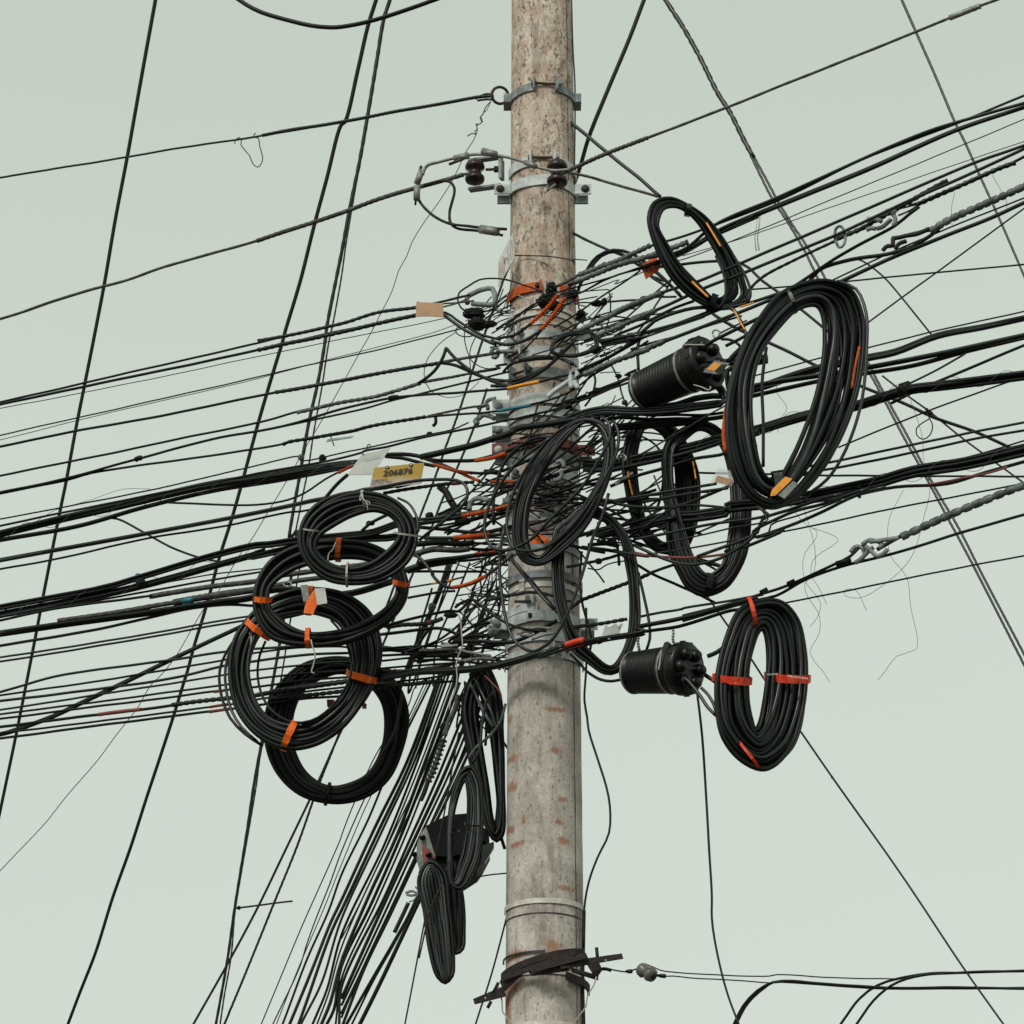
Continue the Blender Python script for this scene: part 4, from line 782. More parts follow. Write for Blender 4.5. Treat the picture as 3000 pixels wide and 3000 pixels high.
# ================================================================== CABLES TO THE RIGHT
W('cable', 'light wound cable, uppermost leaving the orange band', 7, 'l 880 345 1000 290 1150 210 1400 118 b 1560 1475 1740 1395 c 0 1338 550 1130 1000 910 1545 700 1932 541', -.26, parts=[('grip', 13, 'l 1150 212 1400 118 b 1560 1477 1750 1390', 'lgt', {'corr': -16}), ('strand_end', 10, 'l 880 345 1000 292 1150 210', 'strand', {'tw': (3, 22, .4)})])
W('cable', 'second light wound cable off the orange band', 9, 'l 1020 330 1200 262 1500 145 1750 50 b 1932 1415 c 180 1275 550 1112 1000 908 1400 740 1932 584', -.28, parts=[('grip', 14, 'l 1100 295 1300 215 1600 100 1932 5 c 30 1370', 'lgt', {'corr': -18})])
BUN('cable_bundle', 'pair of black cables below the first', 15, 2, 'b 1700 1520 1932 1430 c 220 1300 400 1222 700 1100 1050 958 1545 738 1932 607', 10, -.2)
W('drop_wire', 'thin dark wire ending in a frayed knot', 5, 'l 750 455 950 395 1150 340 1450 260 1800 140 c 0 1420 200 1325 400 1222', -.3, cat='wire')
W('drop_wire', 'thin dark wire over the orange tag', 6, 'l 1000 480 1200 400 1400 290 1600 210 1932 115 c 0 1415 150 1350 430 1230', -.29, cat='wire')
W('thin_wire', 'hairline wire', 3, 'l 1240 400 1600 270 m 0 320 500 110 c 0 1470 300 1355 590 1237 900 1105 1600 815 1932 675', -.3, cat='wire')
W('thin_wire', 'faint hairline wire', 2.6, 'c 0 1450 330 1350 620 1250 1050 1100 1640 900 1932 800', -.1, cat='wire')
BUN('frayed_fibre', 'frayed pale fibres hanging from the knot', 16, 4, 'c 430 1225 425 1290 415 1350 425 1420', 1.6, -.1, 'wire_w', cat='fibre')
blob('knot', 'c 430 1215', 9, 6, 'blk', -.1, 'ragged black knot with fibres on the upper right cables', 'knot')
W('cable', 'black cable with scaly wound start', 8.5, 'l 1100 860 1250 790 1650 600 m 0 640 300 510 560 405 750 345 c 90 1592 330 1490 700 1330 1200 1115 1650 922 1932 824', -.3, parts=[('grip', 14, 'l 1130 850 1250 795 1650 600 m 0 642 300 512 530 418', 'lgt', {'corr': -15})])
W('cable', 'black cable beneath the scaly one', 9, 'l 1200 960 1400 880 1700 760 m 0 800 200 720 480 612 830 450 c 120 1632 350 1542 750 1380 860 1335 1250 1150 1650 975 1932 842', -.28, parts=[('grip', 13, 'l 1330 905 1600 800 1900 660 m 200 720 470 615', 'lgt', {'corr': -17})])
W('grip', 'dark wound grip with a ragged top end', 15, 'c 860 1352 1000 1300 1100 1245 1200 1190 1400 1075 1500 1020', -.22, 'brn', tw=WR, cat='grip')
W('cable', 'cable with long wound grip and ragged tip', 8, 'c 1280 1165 1400 1125 1550 1060 1800 950 1880 915 1932 888', -.2, parts=[('grip', 15, 'c 1320 1160 1400 1125 1550 1060 1800 950 1885 922', 'gry', {'tw': WR}), ('strand_end', 6, 'c 1200 1190 1260 1172 1330 1155', 'strand', {'tw': (3, 20, .3)}), ('strand_end', 6, 'c 1220 1220 1280 1195 1330 1165', 'strand', {'tw': (3, 20, .3)})])
W('cable', 'lashed pair running down left from the chain', 9, 'm 1280 560 1500 490 c 380 1640 450 1570 640 1470 850 1370 1000 1300', -.25, 'gry', tw=(2, 50, .35))
W('cable', 'black cable bending under the thimble', 9, 'c 600 1640 700 1575 850 1472 1000 1385 1200 1280 1280 1215 1340 1170', -.24)
W('cable', 'thick light cable with dark spiral wound over it', 18, 'c 1400 1310 1500 1250 1700 1160 1932 1055', -.25, 'lgt', corr=-26, parts=[('strand_end', 12, 'c 1190 1352 1300 1325 1400 1300', 'strand', {'tw': WR3})])
W('cable', 'black cable curving up under the spiral cable', 11, 'c 700 1620 770 1530 900 1482 1000 1462 1150 1440 1300 1395 1400 1335 1450 1295', -.24, 'gry')
W('thin_wire', 'thin wavy wire under the spiral cable', 5, 'c 800 1610 900 1562 1200 1420 1500 1292 1932 1122', -.22, cat='wire')
W('cable', 'straight black cable', 11, 'c 850 1615 1200 1452 1450 1350 1750 1232 1932 1148', -.2)
W('drop_wire', 'straight thin line rising steeply', 5, 'c 1030 1840 1240 1685 1440 1540 1932 1180', .3, cat='wire', wob=.2)
W('drop_wire', 'nearly level thin line', 5, 'c 340 1642 620 1620 960 1590 1150 1570 1932 1497', .25, cat='wire', wob=.2)
W('drop_wire', 'thin line falling right between coil and bundles', 5, 'c 960 1460 1020 1478 1140 1570 1240 1685 1425 1915', .3, cat='wire', wob=.2)
W('drop_cable', 'black cable falling right behind the big coil', 9, 'm 1000 560 1150 680 1350 800 1480 865 f 570 45 780 150 1000 250 1250 350 1420 430 1650 510 1870 610', .35, wob=.3)
W('drop_wire', 'thin line parallel to the falling black cable', 5, 'f 1130 195 1290 320 1400 400 1560 530 1720 650 1930 800', .4, cat='wire', wob=.3)
W('wire_loop', 'small open loop of wire hanging on the falling cable', 3.5, 'f 1385 378 1395 400 1415 415 1370 385 1400 440 1415 480 1400 530 1360 555 1325 530 1325 490 1360 460 1395 440', .3, cat='wire', wob=0)
blob('knot', 'f 1395 405', 11, 7, 'blk', .35, 'black knot above the open wire loop', 'knot')
W('cable', 'black line dropping right from the small coil behind the big one', 8, 'b 1700 1520 c 330 1490 450 1590 550 1660 700 1775 790 1850 870 1915', .3, wob=.3)
BUN('cable_bundle', 'heavy dark bundle behind the big coil', 24, 3, 'f 270 300 430 262 700 170 1030 95 1200 60 c 1440 1900 1700 1850 1932 1800', 14, -.05)
W('cable', 'thin line on top of the heavy bundle', 4.5, 'f 250 235 500 170 800 90 1030 40 c 1200 1930 1500 1858 1932 1762', -.06)
BUN('cable_bundle', 'pair with light upper edge', 17, 2, 'f 260 285 480 240 800 190 1040 150 1500 60 1750 5 1932 -35', 11, -.1, 'gry')
BUN('cable_bundle', 'loose pair crossing below the light one', 16, 2, 'f 260 340 480 290 800 220 1020 185 1300 140 1600 60 1932 -20', 9, -.08)
W('cable', 'black cable rising over the lashed bundle', 8, 'f 1180 350 1310 285 1500 205 1932 22', -.12)
BUN('cable_bundle', 'very thick lashed bundle clipped in the middle', 32, 6, 'f 420 500 700 415 960 365 1150 305 1280 268 1500 242 1932 190', 11, -.15, parts=[('clip', 36, 'f 1235 275 1290 258', 'blk2', {})])
W('cable', 'black cable branching up from the clip', 6, 'f 1290 235 1450 155 1600 70', -.12)
W('cable', 'thin straight line under the thick bundle', 5, 'f 880 600 1200 470 1400 390 1700 280 1932 200', -.05)
W('cable', 'upper of two even cables', 7, 'f 500 745 830 685 1280 590 1600 522 1932 460', -.1)
W('cable', 'lower of two even cables', 7, 'f 470 780 790 730 1300 630 1700 542 1932 505', -.1)
W('cable', 'thin cable tucked above the dark bundle', 5, 'f 1340 718 1700 632 1932 562', -.12)
BUN('cable_bundle', 'very thick sagging dark bundle', 40, 7, 'q 380 1540 700 1420 1170 1380 1500 1320 f 250 940 500 915 640 895 900 845 1100 805 1300 748 1600 700 1932 625', 11, -.15)
BUN('cable_bundle', 'lower strands with one orange-red cable', 12, 2, 'f 560 930 900 885 1200 825 1500 805 1700 745 1932 680', 8, -.16, parts=[('red_cable', 6, 'f 1390 812 1500 792 1600 770 1750 740 1840 712', 'dred', {'d': -.03})])
W('cable', 'level black cable', 6, 'q 1100 905 1350 912 f 700 757 1200 762 1932 765', .05)
W('drop_wire', 'thin black line', 5, 'f 380 1110 630 1065 1200 945 1932 805', -.02, cat='wire')
W('cable', 'light wound grip cable from the shackle chain', 11, 'f 1100 1180 1230 1105 1450 1010 1700 905 1932 815', -.2, 'gry', parts=[('grip', 19, 'f 1240 1105 1450 1010 1700 905 1932 815', 'lgt', {'corr': -34})])
W('cable', 'black messenger with the red taped coil', 8, 'f 0 1582 250 1510 420 1465 530 1440 700 1345 900 1275 1200 1200 1550 1090 1932 982', -.26)
W('cable', 'black cable looping from the coil to the shackle', 8, 'f 0 1555 250 1490 440 1432 600 1380 860 1262 950 1215 1000 1165', -.27, parts=[('wrap', 17, 'f 595 1380 635 1360', 'blk2', {}), ('wrap', 17, 'f 870 1262 950 1238', 'blk2', {}), ('wrap', 14, 'f 440 1425 480 1405', 'blk2', {})])
W('drop_wire', 'thin line above the red taped coil', 5, 'f 560 1485 960 1405 1280 1340 1650 1265 1932 1215', -.1, cat='wire')
W('cable', 'black cable in the tapes of the lower closure', 13, 's 600 1150 800 1085 1000 1050 1500 960 t 200 935 500 870 800 800 1100 710 1350 650', -.46, parts=[('tape', 15, 's 610 1118 700 1085 810 1055', 'rtape', {'d': -.02}), ('wrap', 19, 's 965 1075 1010 1060', 'blk2', {}), ('tape', 4, 's 1090 1050 1110 1045', 'white', {'d': -.02})])
W('cable', 'second black cable taped red beside the pole', 10, 's 600 1180 800 1125 1000 1075 1500 990 t 250 975 600 920 800 860 1100 770 1200 760', -.43, parts=[('tape', 13, 's 600 1158 700 1125 810 1100', 'rtape', {'d': -.02})])
W('cable', 'black cable above the white plate', 7, 's 1450 800 1700 750 1932 710 t 640 750 1000 690 1400 622', -.15)
W('cable', 'wound dark cable above the white plate', 12, 's 680 925 850 900 1050 870 1300 825', -.2, 'gry', tw=WR)
W('strand', 'barbed-looking wound strand right of the lower pole', 12, 's 640 720 720 660 800 610 950 550 1300 420 1450 360 1600 290', -.17, 'brn', tw=(1, 18, .4), parts=[('strand_end', 8, 's 1580 300 1700 255 1820 215', 'blk', {})])
W('strand', 'dark strand with shackle right of the pole', 9, 's 620 235 750 215 900 180 1000 160 1250 90', -.15, 'brn', tw=(3, 20, .3))
W('thin_wire', 'thin wire bowing under the small shackle', 4, 's 860 250 980 268 1060 220 1150 190 1300 165', -.14, cat='wire')
blob('shackle', 's 980 170', 11, 9, 'steelr', -.17, 'small rusty shackle on the dark strand right of the pole', 'shackle')
# near right of pole, upper
NR = [('dark cable under the scaly wound one', 7, 'l 1050 960 1300 850 1932 690 m 200 690 400 640', -.2, 'blk'), ('black cable climbing to the small coil tie', 8, 'l 1380 960 1700 900 m 0 910 300 780 530 660 700 580 900 510', -.3, 'blk'),
      ('laid dark cable passing under the small coil', 10, 'l 1380 975 1600 920 1850 880 m 150 890 300 870 450 740 700 640 900 590 1050 580', -.31, 'gry'),
      ('bundle cable with orange mark near the small coil', 9, 'l 1400 1000 1932 900 m 300 890 700 770 1000 680 1200 600 1500 540 1932 400', -.33, 'gry'),
      ('black cable rising from the pole to the coils', 8, 'l 1150 1330 1500 1140 1932 880 m 300 900 500 840 800 730 1100 620 1400 560', -.3, 'blk'),
      ('black cable from the upper closure to the right', 10, 'm 980 1040 1100 970 1300 870 1500 770 1932 560', -.42, 'blk'), ('thick cable from closure port to the big coil', 15, 'm 1290 1200 1360 1120 1500 990 1620 880', -.42, 'blk'),
      ('black cable from the rear port of the closure', 9, 'm 1260 1020 1400 950 1500 895 1700 790 1932 690', -.4, 'blk'), ('thin wire above the closure', 5, 'm 1180 880 1340 800 1500 730', -.4, 'blk'),
      ('black cable looped from closure to coil', 8, 'm 1210 940 1300 945 1380 980 1440 1040', -.4, 'gry'),
      ('upright black cable left of the upper closure', 9, 'm 300 900 270 1000 262 1100 268 1200 272 1290', -.28, 'blk'),
      ('black cable behind the closure end', 8, 'l 1250 1560 1450 1480 1750 1370 m 0 1450 200 1360', -.24, 'blk'), ('black cable running under the closure', 8, 'l 850 1700 1000 1660 1200 1600 1500 1480 1750 1350 m 120 1350 250 1290', -.26, 'blk'),
      ('black wire hanging between upper right cables', 5, 'l 1430 1090 1540 1290 1590 1400 1630 1560 1690 1720', -.25, 'blk'), ('curved wire beside the light hook', 6, 'l 1310 1330 1330 1400 1310 1520 1270 1620 1210 1700', -.25, 'blk'),
      ('dark twig-like wire over the wound cables', 5, 'l 1250 690 1340 740 1430 820 1500 890', -.3, 'blk'), ('black wire to the finned clip', 6, 'l 1290 560 1380 525 1480 520 1650 505 1900 490 m 300 470 700 460', -.15, 'blk'),
      ('grey cable crossing the coil column', 5, 'q 450 720 540 670 800 520 1050 380 1250 260 1450 150', -.38, 'blk')]
for l_, w_, s_, d_, m_ in NR: W('cable', l_, w_, s_, d_, m_)
W('cable', 'light wound cable from the big hook', 10, 'l 1120 1375 1300 1300 1500 1210 1750 1120 1932 1055 m 280 1090 560 970 1000 800 1340 670 1932 430', -.32, 'blk', parts=[('grip', 14, 'l 1200 1345 1300 1300 1500 1210 1750 1120 1932 1055 m 280 1090 560 968', 'lgt', {'corr': -19}), ('strand_end', 9, 'l 1080 1390 1180 1350 1300 1300', 'alu', {'tw': WR3})])
BUN('cable_bundle', 'black bundle leaving the loose coil top rightwards', 26, 5, 'p 900 170 1050 110 1180 60 1350 20 q 100 200 400 215 700 205 1100 160 1450 80 f 150 160 480 90', 9, -.3, 'gry')
BUN('cable_bundle', 'dark bundle beneath the upper closure', 26, 3, 'q 0 320 250 265 600 290 900 280 1200 285 1450 250', 8, -.26)
BUN('cable_bundle', 'broad dark band of cables behind the hanging coils', 26, 3, 'q 180 400 400 380 700 360 1000 330 1250 300', 13, -.24, 'blk2')
BUN('cable_bundle', 'dark bundle under closure running to big coil', 22, 3, 'q 650 170 900 140 1100 70 1300 40 1500 20 f 250 170 480 110', 11, -.22)
BUN('cable_bundle', 'lashed bundle behind the loose coil toward the big coil', 44, 5, 'p 1200 640 1500 650 q 200 830 400 790 650 740 900 680 1200 600 1430 530 f 250 560 430 500', 12, -.18, 'gry')
W('cable', 'black lashed cable with curls of thread', 9, 'q 150 1060 300 1000 500 925 700 870 900 810 1100 750 1440 690 f 250 620 420 590', -.2, 'blk')
for k, (l_, w_, s_, m_) in enumerate([('slim cable passing the clear tag', 8, 'q 340 1205 800 1120 1350 1030', 'gry'), ('second slim cable passing the clear tag', 8, 'q 500 1242 900 1170 1480 1080', 'gry'),
      ('grey cable dipping under the clear tag', 9, 'p 1450 1040 q 130 1235 400 1290 750 1305 1000 1260 1250 1160 1500 1050', 'gry'), ('black cable arching across the hanging coils', 7, 'q 500 1550 700 1400 850 1310 1000 1280 1170 1278 1350 1290 1500 1310', 'blk'),
      ('straight cable over the lower hanging coils', 8, 'q 410 1662 800 1590 1200 1505 1932 1375 f 420 935 560 905 700 880', 'gry'), ('thin straight cable over the lower hanging coils', 5, 'q 680 1720 1100 1630 1500 1535 1932 1440 f 450 960 600 925 700 900', 'gry'),
      ('thin cable above the orange-red one', 5, 'q 560 1835 1200 1735 1550 1670 1932 1605 f 500 1040 640 990 800 935 900 895', 'gry'),
      ('grey cable swinging under the two hanging coils', 9, 't 180 150 300 205 430 265 550 310 700 335 850 320 1000 275 1150 190 1300 80 f 400 1075 520 1010 640 960 800 920 950 865 1050 835', 'gry'),
      ('dark cable crossing up right from hanging coils', 9, 't 780 260 900 215 1050 160 1200 105 1350 30 f 450 1010 600 955 750 905 900 865', 'gry'),
      ('black cable under the crossing pair', 9, 't 1040 215 1200 180 1400 100 1600 10 f 420 1110 640 1030 800 960 930 895 1050 850 1150 825', 'gry'),
      ('black cable from the pole behind the U coil', 12, 'p 1350 1420 1600 1350 q 0 1630 400 1560 600 1480 900 1410', 'blk'), ('black cable fanning out behind the U coil', 10, 'p 1250 1530 1500 1510 q 0 1690 240 1740', 'blk'),
      ('black cable slanting right from behind the pole', 10, 'p 1180 1560 1400 1580 1650 1620 1932 1660', 'blk'), ('thin wire slanting down behind the hanging coil', 5, 'q 640 940 740 1190 760 1250', 'blk'),
      ('thick cable near the pole above the lower strand', 10, 'p 1000 1480 1350 1370 1600 1320 1932 1230', 'blk'), ('cable between loose coil and hanging coils', 8, 'p 700 980 1000 910 1300 800 1500 740 q 150 900', 'blk'),
      ('cable behind the loose coil right side', 9, 'p 640 1050 900 1020 1150 1010 1400 1020 1650 1040 1932 990', 'blk'), ('slim cable behind the loose coil lower half', 8, 'p 580 1310 800 1240 1100 1080 1250 1040', 'blk')]):
    W('cable', l_, w_, s_, -.36 if k < 10 else -.2, m_)
W('red_cable', 'orange-red cable curving across the hanging coils', 7, 't 190 235 300 248 450 262 640 272 850 260 1000 243 1060 232', -.4, 'dred')
W('cable', 'black cable continuing the orange-red one', 8, 's 1300 60 1500 100 t 0 215 100 228 200 238', -.3)
# hardware on the right
def shackle(label, s_list, name='shackle', d=-.3, m='galvd', w_=11):
    root = None
    for k, s_ in enumerate(s_list):
        pp = path(s_, d-.01*k)
        if root is None: root = empty(name, P(*pp[0]), label, 'shackle')
        V, Fs = geo(pp, w_, wob=0); obj('link', V, Fs, m, root)
    return root
shackle('bright hook and thimble clasping the wound cable by the pole', ['l 790 1595 850 1540 950 1470 1040 1410', 'l 1060 1500 1050 1400 1065 1310 1100 1290 1130 1340 1110 1400 1100 1440 1140 1500'], 'thimble_hook', -.3, 'galv', 14)
shackle('chain of shackle and thimble on the light grip cable', ['f 950 1195 975 1165 1010 1165 1030 1200 1010 1240', 'f 975 1255 1010 1230 1050 1190 1080 1165', 'f 1020 1150 1060 1180 1100 1215 1140 1200 1160 1175', 'f 1015 1150 1060 1125 1130 1150 1110 1170', 'f 1060 1135 1130 1125 1220 1112'], d=-.26, w_=12)
shackle('turnbuckle shackle between two upper right grips', ['E 160 740 230 740 300 760 320 770', 'E 265 850 330 830 400 770 430 740', 'E 370 690 380 650 430 645 480 660', 'E 440 680 470 720 470 790 440 810', 'E 150 865 200 845 250 850'], d=-.26, w_=12)
shackle('round ring hanging over the upper right cables', ['c 880 1395 862 1350 865 1300 885 1280 905 1290 920 1330 918 1370 900 1398 882 1398'], 'ring', -.3, 'galvd', 8)
shackle('rusty grip eye at the foot of the spiral cable', ['E 440 960 520 950 600 930 720 910 860 850', 'E 330 1100 380 1050 440 1040 450 960', 'E 470 1080 520 1020 600 990'], 'grip_eye', -.28, 'brn', 12)
shackle('grey U bracket holding the cable above the brown tag', ['k 1430 540 1420 470 1500 420 1580 385 1710 370 1740 480 1735 540 1600 550 1480 540'], 'clevis', -.12, 'galvd', 14)
shackle('steel eye bolt beside the pole left of the grey clamp', ['l 0 1850 60 1800 130 1810 190 1840', 'l 0 1900 -30 1870 20 1830'], 'eye_bolt', -.1, 'galvd', 14)
shackle('hooked bolt end left of the dark hex bolt', ['l 90 1680 110 1640 150 1620 200 1610', 'k 1540 1720 1650 1690 1660 1740'], 'hook_bolt', -.12, 'galvd', 11)
shackle('pigtail hook on the lashed bundle', ['q 240 780 240 720 290 700 325 740 300 780'], 'pigtail', -.33, 'alu', 6)
shackle('bright eye nut behind the loose coil', ['p 890 600 930 580 970 610 970 660', 'p 860 800 920 790 950 740 940 700'], 'eye_nut', -.22, 'galvd', 12)
shackle('grey shackle on the left above the corrugated guard', ['o 1450 1130 1460 1060 1520 1010 1600 1010 1670 1030'], 'shackle', -.2, 'galvd', 14)
shackle('thimble eye crossing the pale band above the taped cable', ['y 510 1165 620 1130 740 1135 780 1170 700 1190 560 1180', 'y 720 1080 850 1065 1040 1080', 'y 740 1250 900 1190 1100 1150'], 'thimble', -.24, 'alu', 8)
shackle('dark eye and bolt joining a strand to the pole, left side', ['l 150 1100 165 1060 195 1040 225 1060 228 1110 200 1150 165 1140', 'l 215 1090 300 1082 440 1078'], 'eye_bolt', -.14, 'galvd', 11)
W('cable', 'short black cable inside the top left coil opening', 9, 'n 1480 985 1560 915 1650 865 1760 815', -.2)
W('wire', 'short hook carrying the egg-shaped clip', 4, 'w 1490 560 1505 590 1512 640', -.12, cat='wire')
# clips, connectors, black masses round the pole
for s_, rx, ry, l_, d_ in (('w 980 440', 30, 21, 'large black clamp body in front of the pole under the orange band', -.24), ('w 1120 520', 22, 16, 'black lump of tape beside the orange guards', -.22), ('w 1050 260', 18, 22, 'black tensioner body on the orange band', -.22),
        ('w 1390 330', 16, 14, 'black block right of the tensioner', -.2), ('w 1510 680', 15, 20, 'black egg-shaped clip right of the pole', -.1), ('w 1760 480', 20, 10, 'finned black clip on a thin wire right of the pole', -.15), ('w 1880 450', 10, 11, 'small black knob on the finned clip', -.15),
        ('k 1500 650', 34, 17, 'black connector box under the grey U bracket', -.2), ('k 1530 770', 26, 20, 'second black connector box under the grey bracket', -.2), ('k 1640 780', 22, 10, 'black lump left of the pole below the connectors', -.15), ('l 150 770', 18, 10, 'black clump of wire at the pole left edge', -.1),
        ('l 1330 1060', 18, 13, 'black lump right of the small round coil', -.2), ('l 1000 1700', 16, 9, 'black clip on the pole front cables', -.3), ('l 1350 1520', 13, 8, 'black clip at the two right cables', -.28), ('o 1000 280', 10, 8, 'black clip on the two upper left cables', -.2), ('n 1110 300', 11, 12, 'black clip above the white sign', -.2),
        ('n 905 290', 9, 9, 'pale clip on the thin laid strand', -.2), ('o 1000 1208', 14, 12, 'black double clip right of the top left coil', -.2), ('o 1380 1262', 26, 11, 'black mass under the corrugated guard', -.12), ('r 850 780', 22, 9, 'dark woolly clump on the low strand', -.15),
        ('r 640 690', 11, 13, 'torn scrap of grey tape left of the pole', -.15), ('r 1330 960', 17, 13, 'domed bolt of the lower clamp left side', -.15), ('r 500 1240', 18, 10, 'black clump on lower left cables', -.15), ('d 800 1370', 17, 14, 'black tie with a blue scrap on the low bundle', -.16), ('d 780 1322', 7, 5, 'blue scrap of plastic on the low bundle', -.17),
        ('v 240 780', 10, 7, 'woolly knot on the wire left of the closure', -.25), ('v 310 1080', 9, 8, 'lower woolly knot left of the closure', -.25), ('n 1560 910', 14, 7, 'black clip seen through the top left coil', -.2), ('f 1240 280', 16, 15, 'thick black clip round the right bundle', -.19), ('f 1000 850', 7, 20, 'black tie on the sagging right bundle', -.19)):
    blob('connector' if 'blue' not in l_ else 'scrap', s_, rx, ry, 'blue' if 'blue scrap' in l_ and 'tie' not in l_ else 'lgt' if ('pale' in l_ or 'torn' in l_) else 'galvd' if 'domed' in l_ else 'brn' if 'woolly' in l_ else 'blk2', d_, l_, 'connector')
# ================================================================== COILS
COIL('cable_coil', 'small tilted black coil high right of the pole', 'F 1262 371 1272 392 1305 388 1295 402 1345 420 1318 425 1385 475 1342 465 1408 530 1362 510 1413 562 1370 546 1395 578 1362 560 1350 585 1345 560 1310 568 1330 545 1268 530 1297 510 1235 470 1262 460 1221 410 1243 425 1232 380 1252 398', 14, 10.5, -.38, .0006, 22, 2,
     ties=[('F 1300 385 1296 408', 16, 'gry'), ('F 1338 588 1350 556', 18, 'blk2', 'wrap')], amp=.8)
COIL('cable_coil', 'largest tall coil of thick black cable right of the pole', 'F 1520 530 1526 580 1565 527 1542 582 1608 545 1551 604 1630 595 1553 648 1632 660 1548 694 1620 740 1536 748 1592 820 1516 806 1552 890 1491 862 1500 945 1466 902 1455 963 1448 900 1415 945 1434 876 1385 900 1427 826 1370 830 1424 770 1370 750 1427 712 1388 680 1440 664 1420 610 1466 627 1470 552 1500 593', 27, 12, -.55, .0007, 60, 3, amp=.8,
     ties=[('F 1468 955 1466 895', 26, 'gry', 'wrap'), ('F 1484 548 1500 590', 10, 'gry')], mats=('gry', 'gry2'))
COIL('cable_coil', 'tall black coil bound with red printed tape', 'F 1440 1127 1437 1190 1480 1132 1441 1198 1510 1165 1444 1218 1523 1220 1446 1245 1526 1280 1444 1280 1518 1350 1438 1325 1495 1415 1430 1358 1445 1455 1423 1371 1400 1440 1419 1356 1362 1395 1414 1325 1349 1330 1413 1290 1350 1270 1415 1258 1365 1205 1421 1230 1395 1145 1430 1200', 36, 12.5, -.45, .0006, 60, 3, amp=.7,
     ties=[('F 1347 1278 1417 1285', 22, 'rtape'), ('F 1445 1276 1527 1281', 23, 'rtape'), ('F 1412 1128 1426 1185', 12, 'rtape'), ('F 1393 1398 1432 1448', 9, 'rtape')], mats=('gry', 'gry2'))
COIL('cable_coil', 'neat round coil tied with white string, top left', 'F 690 926 705 968 745 940 738 978 782 975 752 1000 792 1015 748 1018 778 1055 730 1038 735 1090 700 1060 680 1104 665 1070 620 1098 632 1065 580 1068 608 1048 562 1025 598 1030 568 985 608 1010 595 950 630 995 640 930 665 978', 18, 13, -.62, 0, 40, 2,
     ties=[('F 572 998 602 1002', 5, 'wire_w', 'string'), ('F 745 1005 794 1012', 5, 'wire_w', 'string'), ('F 656 1062 655 1106', 6, 'wire_w', 'string'), ('F 683 926 690 962', 6, 'wire_w', 'string')], mats=('gry',))
COIL('cable_coil', 'open black coil with orange tapes behind the top left one', 'F 640 1018 650 1055 700 1025 695 1060 745 1050 730 1080 770 1090 745 1105 768 1130 742 1125 745 1165 722 1148 705 1195 690 1168 646 1217 646 1185 580 1220 585 1192 510 1205 540 1175 480 1160 512 1145 480 1105 512 1110 510 1055 548 1080 570 1025 600 1062', 11, 14.5, -.5, 0, 36, 2,
     ties=[('F 480 1130 512 1132', 16, 'otape'), ('F 742 1098 772 1104', 14, 'otape'), ('F 581 1186 582 1222', 14, 'otape'), ('F 640 1016 638 1058', 15, 'otape')])
COIL('cable_coil', 'big untidy coil with orange tapes, middle of the left group', 'F 590 1108 588 1160 650 1118 630 1172 700 1155 652 1200 720 1210 662 1240 718 1260 660 1275 700 1312 640 1318 655 1372 600 1352 595 1408 565 1366 540 1415 530 1362 485 1390 500 1345 445 1340 480 1310 430 1270 472 1260 440 1205 485 1210 480 1150 515 1175 530 1118 550 1165', 22, 13, -.38, 0, 40, 2,
     ties=[('F 466 1172 510 1204', 18, 'otape'), ('F 655 1268 710 1284', 20, 'otape'), ('F 534 1414 556 1362', 20, 'otape'), ('F 582 1160 586 1108', 18, 'otape')], amp=.9)
COIL('cable_coil', 'dark round coil hanging lowest on the left', 'F 640 1238 646 1272 710 1255 690 1290 755 1295 718 1325 772 1350 725 1365 762 1410 718 1415 735 1470 690 1462 690 1505 645 1482 630 1517 610 1480 565 1503 578 1455 520 1460 560 1420 498 1400 553 1380 500 1340 558 1340 525 1290 575 1305 570 1252 605 1283', 28, 12, -.05, 0, 40, 2,
     ties=[('F 614 1518 622 1478', 9, 'blk2', 'cable_tie')], m='blk2', mats=('blk',))
COIL('cable_coil', 'loose tall coil hanging in front of the pole', 'p 1200 90 1220 160 1400 130 1330 190 1530 260 1400 300 1560 450 1420 480 1510 750 1390 720 1400 1050 1250 980 1220 1350 1050 1250 980 1600 850 1440 700 1770 720 1640 500 1720 620 1600 400 1500 570 1380 400 1200 600 1050 480 850 740 750 700 450 900 480 950 200 1090 250', 24, 9.5, -.42, -.0003, 30, 2, amp=1.1, mats=('gry', 'gry2'))
COIL('cable_coil', 'long U-shaped coil hanging right of the pole', 's 450 400 600 400 480 650 620 600 560 900 660 800 680 1200 750 1010 860 1350 880 1170 1050 1470 1060 1330 1200 1450 1140 1340 1320 1300 1240 1200 1460 900 1320 900 1450 500 1320 450 1420 200 1270 150 1330 -100 1220 -80 1150 -330 1080 -260 850 -480 860 -330 600 -300 700 -200 480 -200 610 -150 450 100 600 100', 18, 10, -.33, 0, 30, 2, amp=.9)
COIL('cable_coil', 'dark hanging coil left of the pair behind the bundles', 'q 420 330 540 420 650 330 620 410 900 400 740 500 1060 650 850 750 1160 950 880 1000 1165 1250 870 1200 1130 1500 850 1500 1030 1750 800 1640 850 1830 760 1690 650 1800 680 1640 480 1620 570 1500 380 1400 520 1300 310 1100 470 1050 275 700 460 700', 26, 12, -.1, 0, 34, 2, m='blk2', mats=('blk',), ties=[('q 380 1310 520 1340', 22, 'blk', 'wrap')])
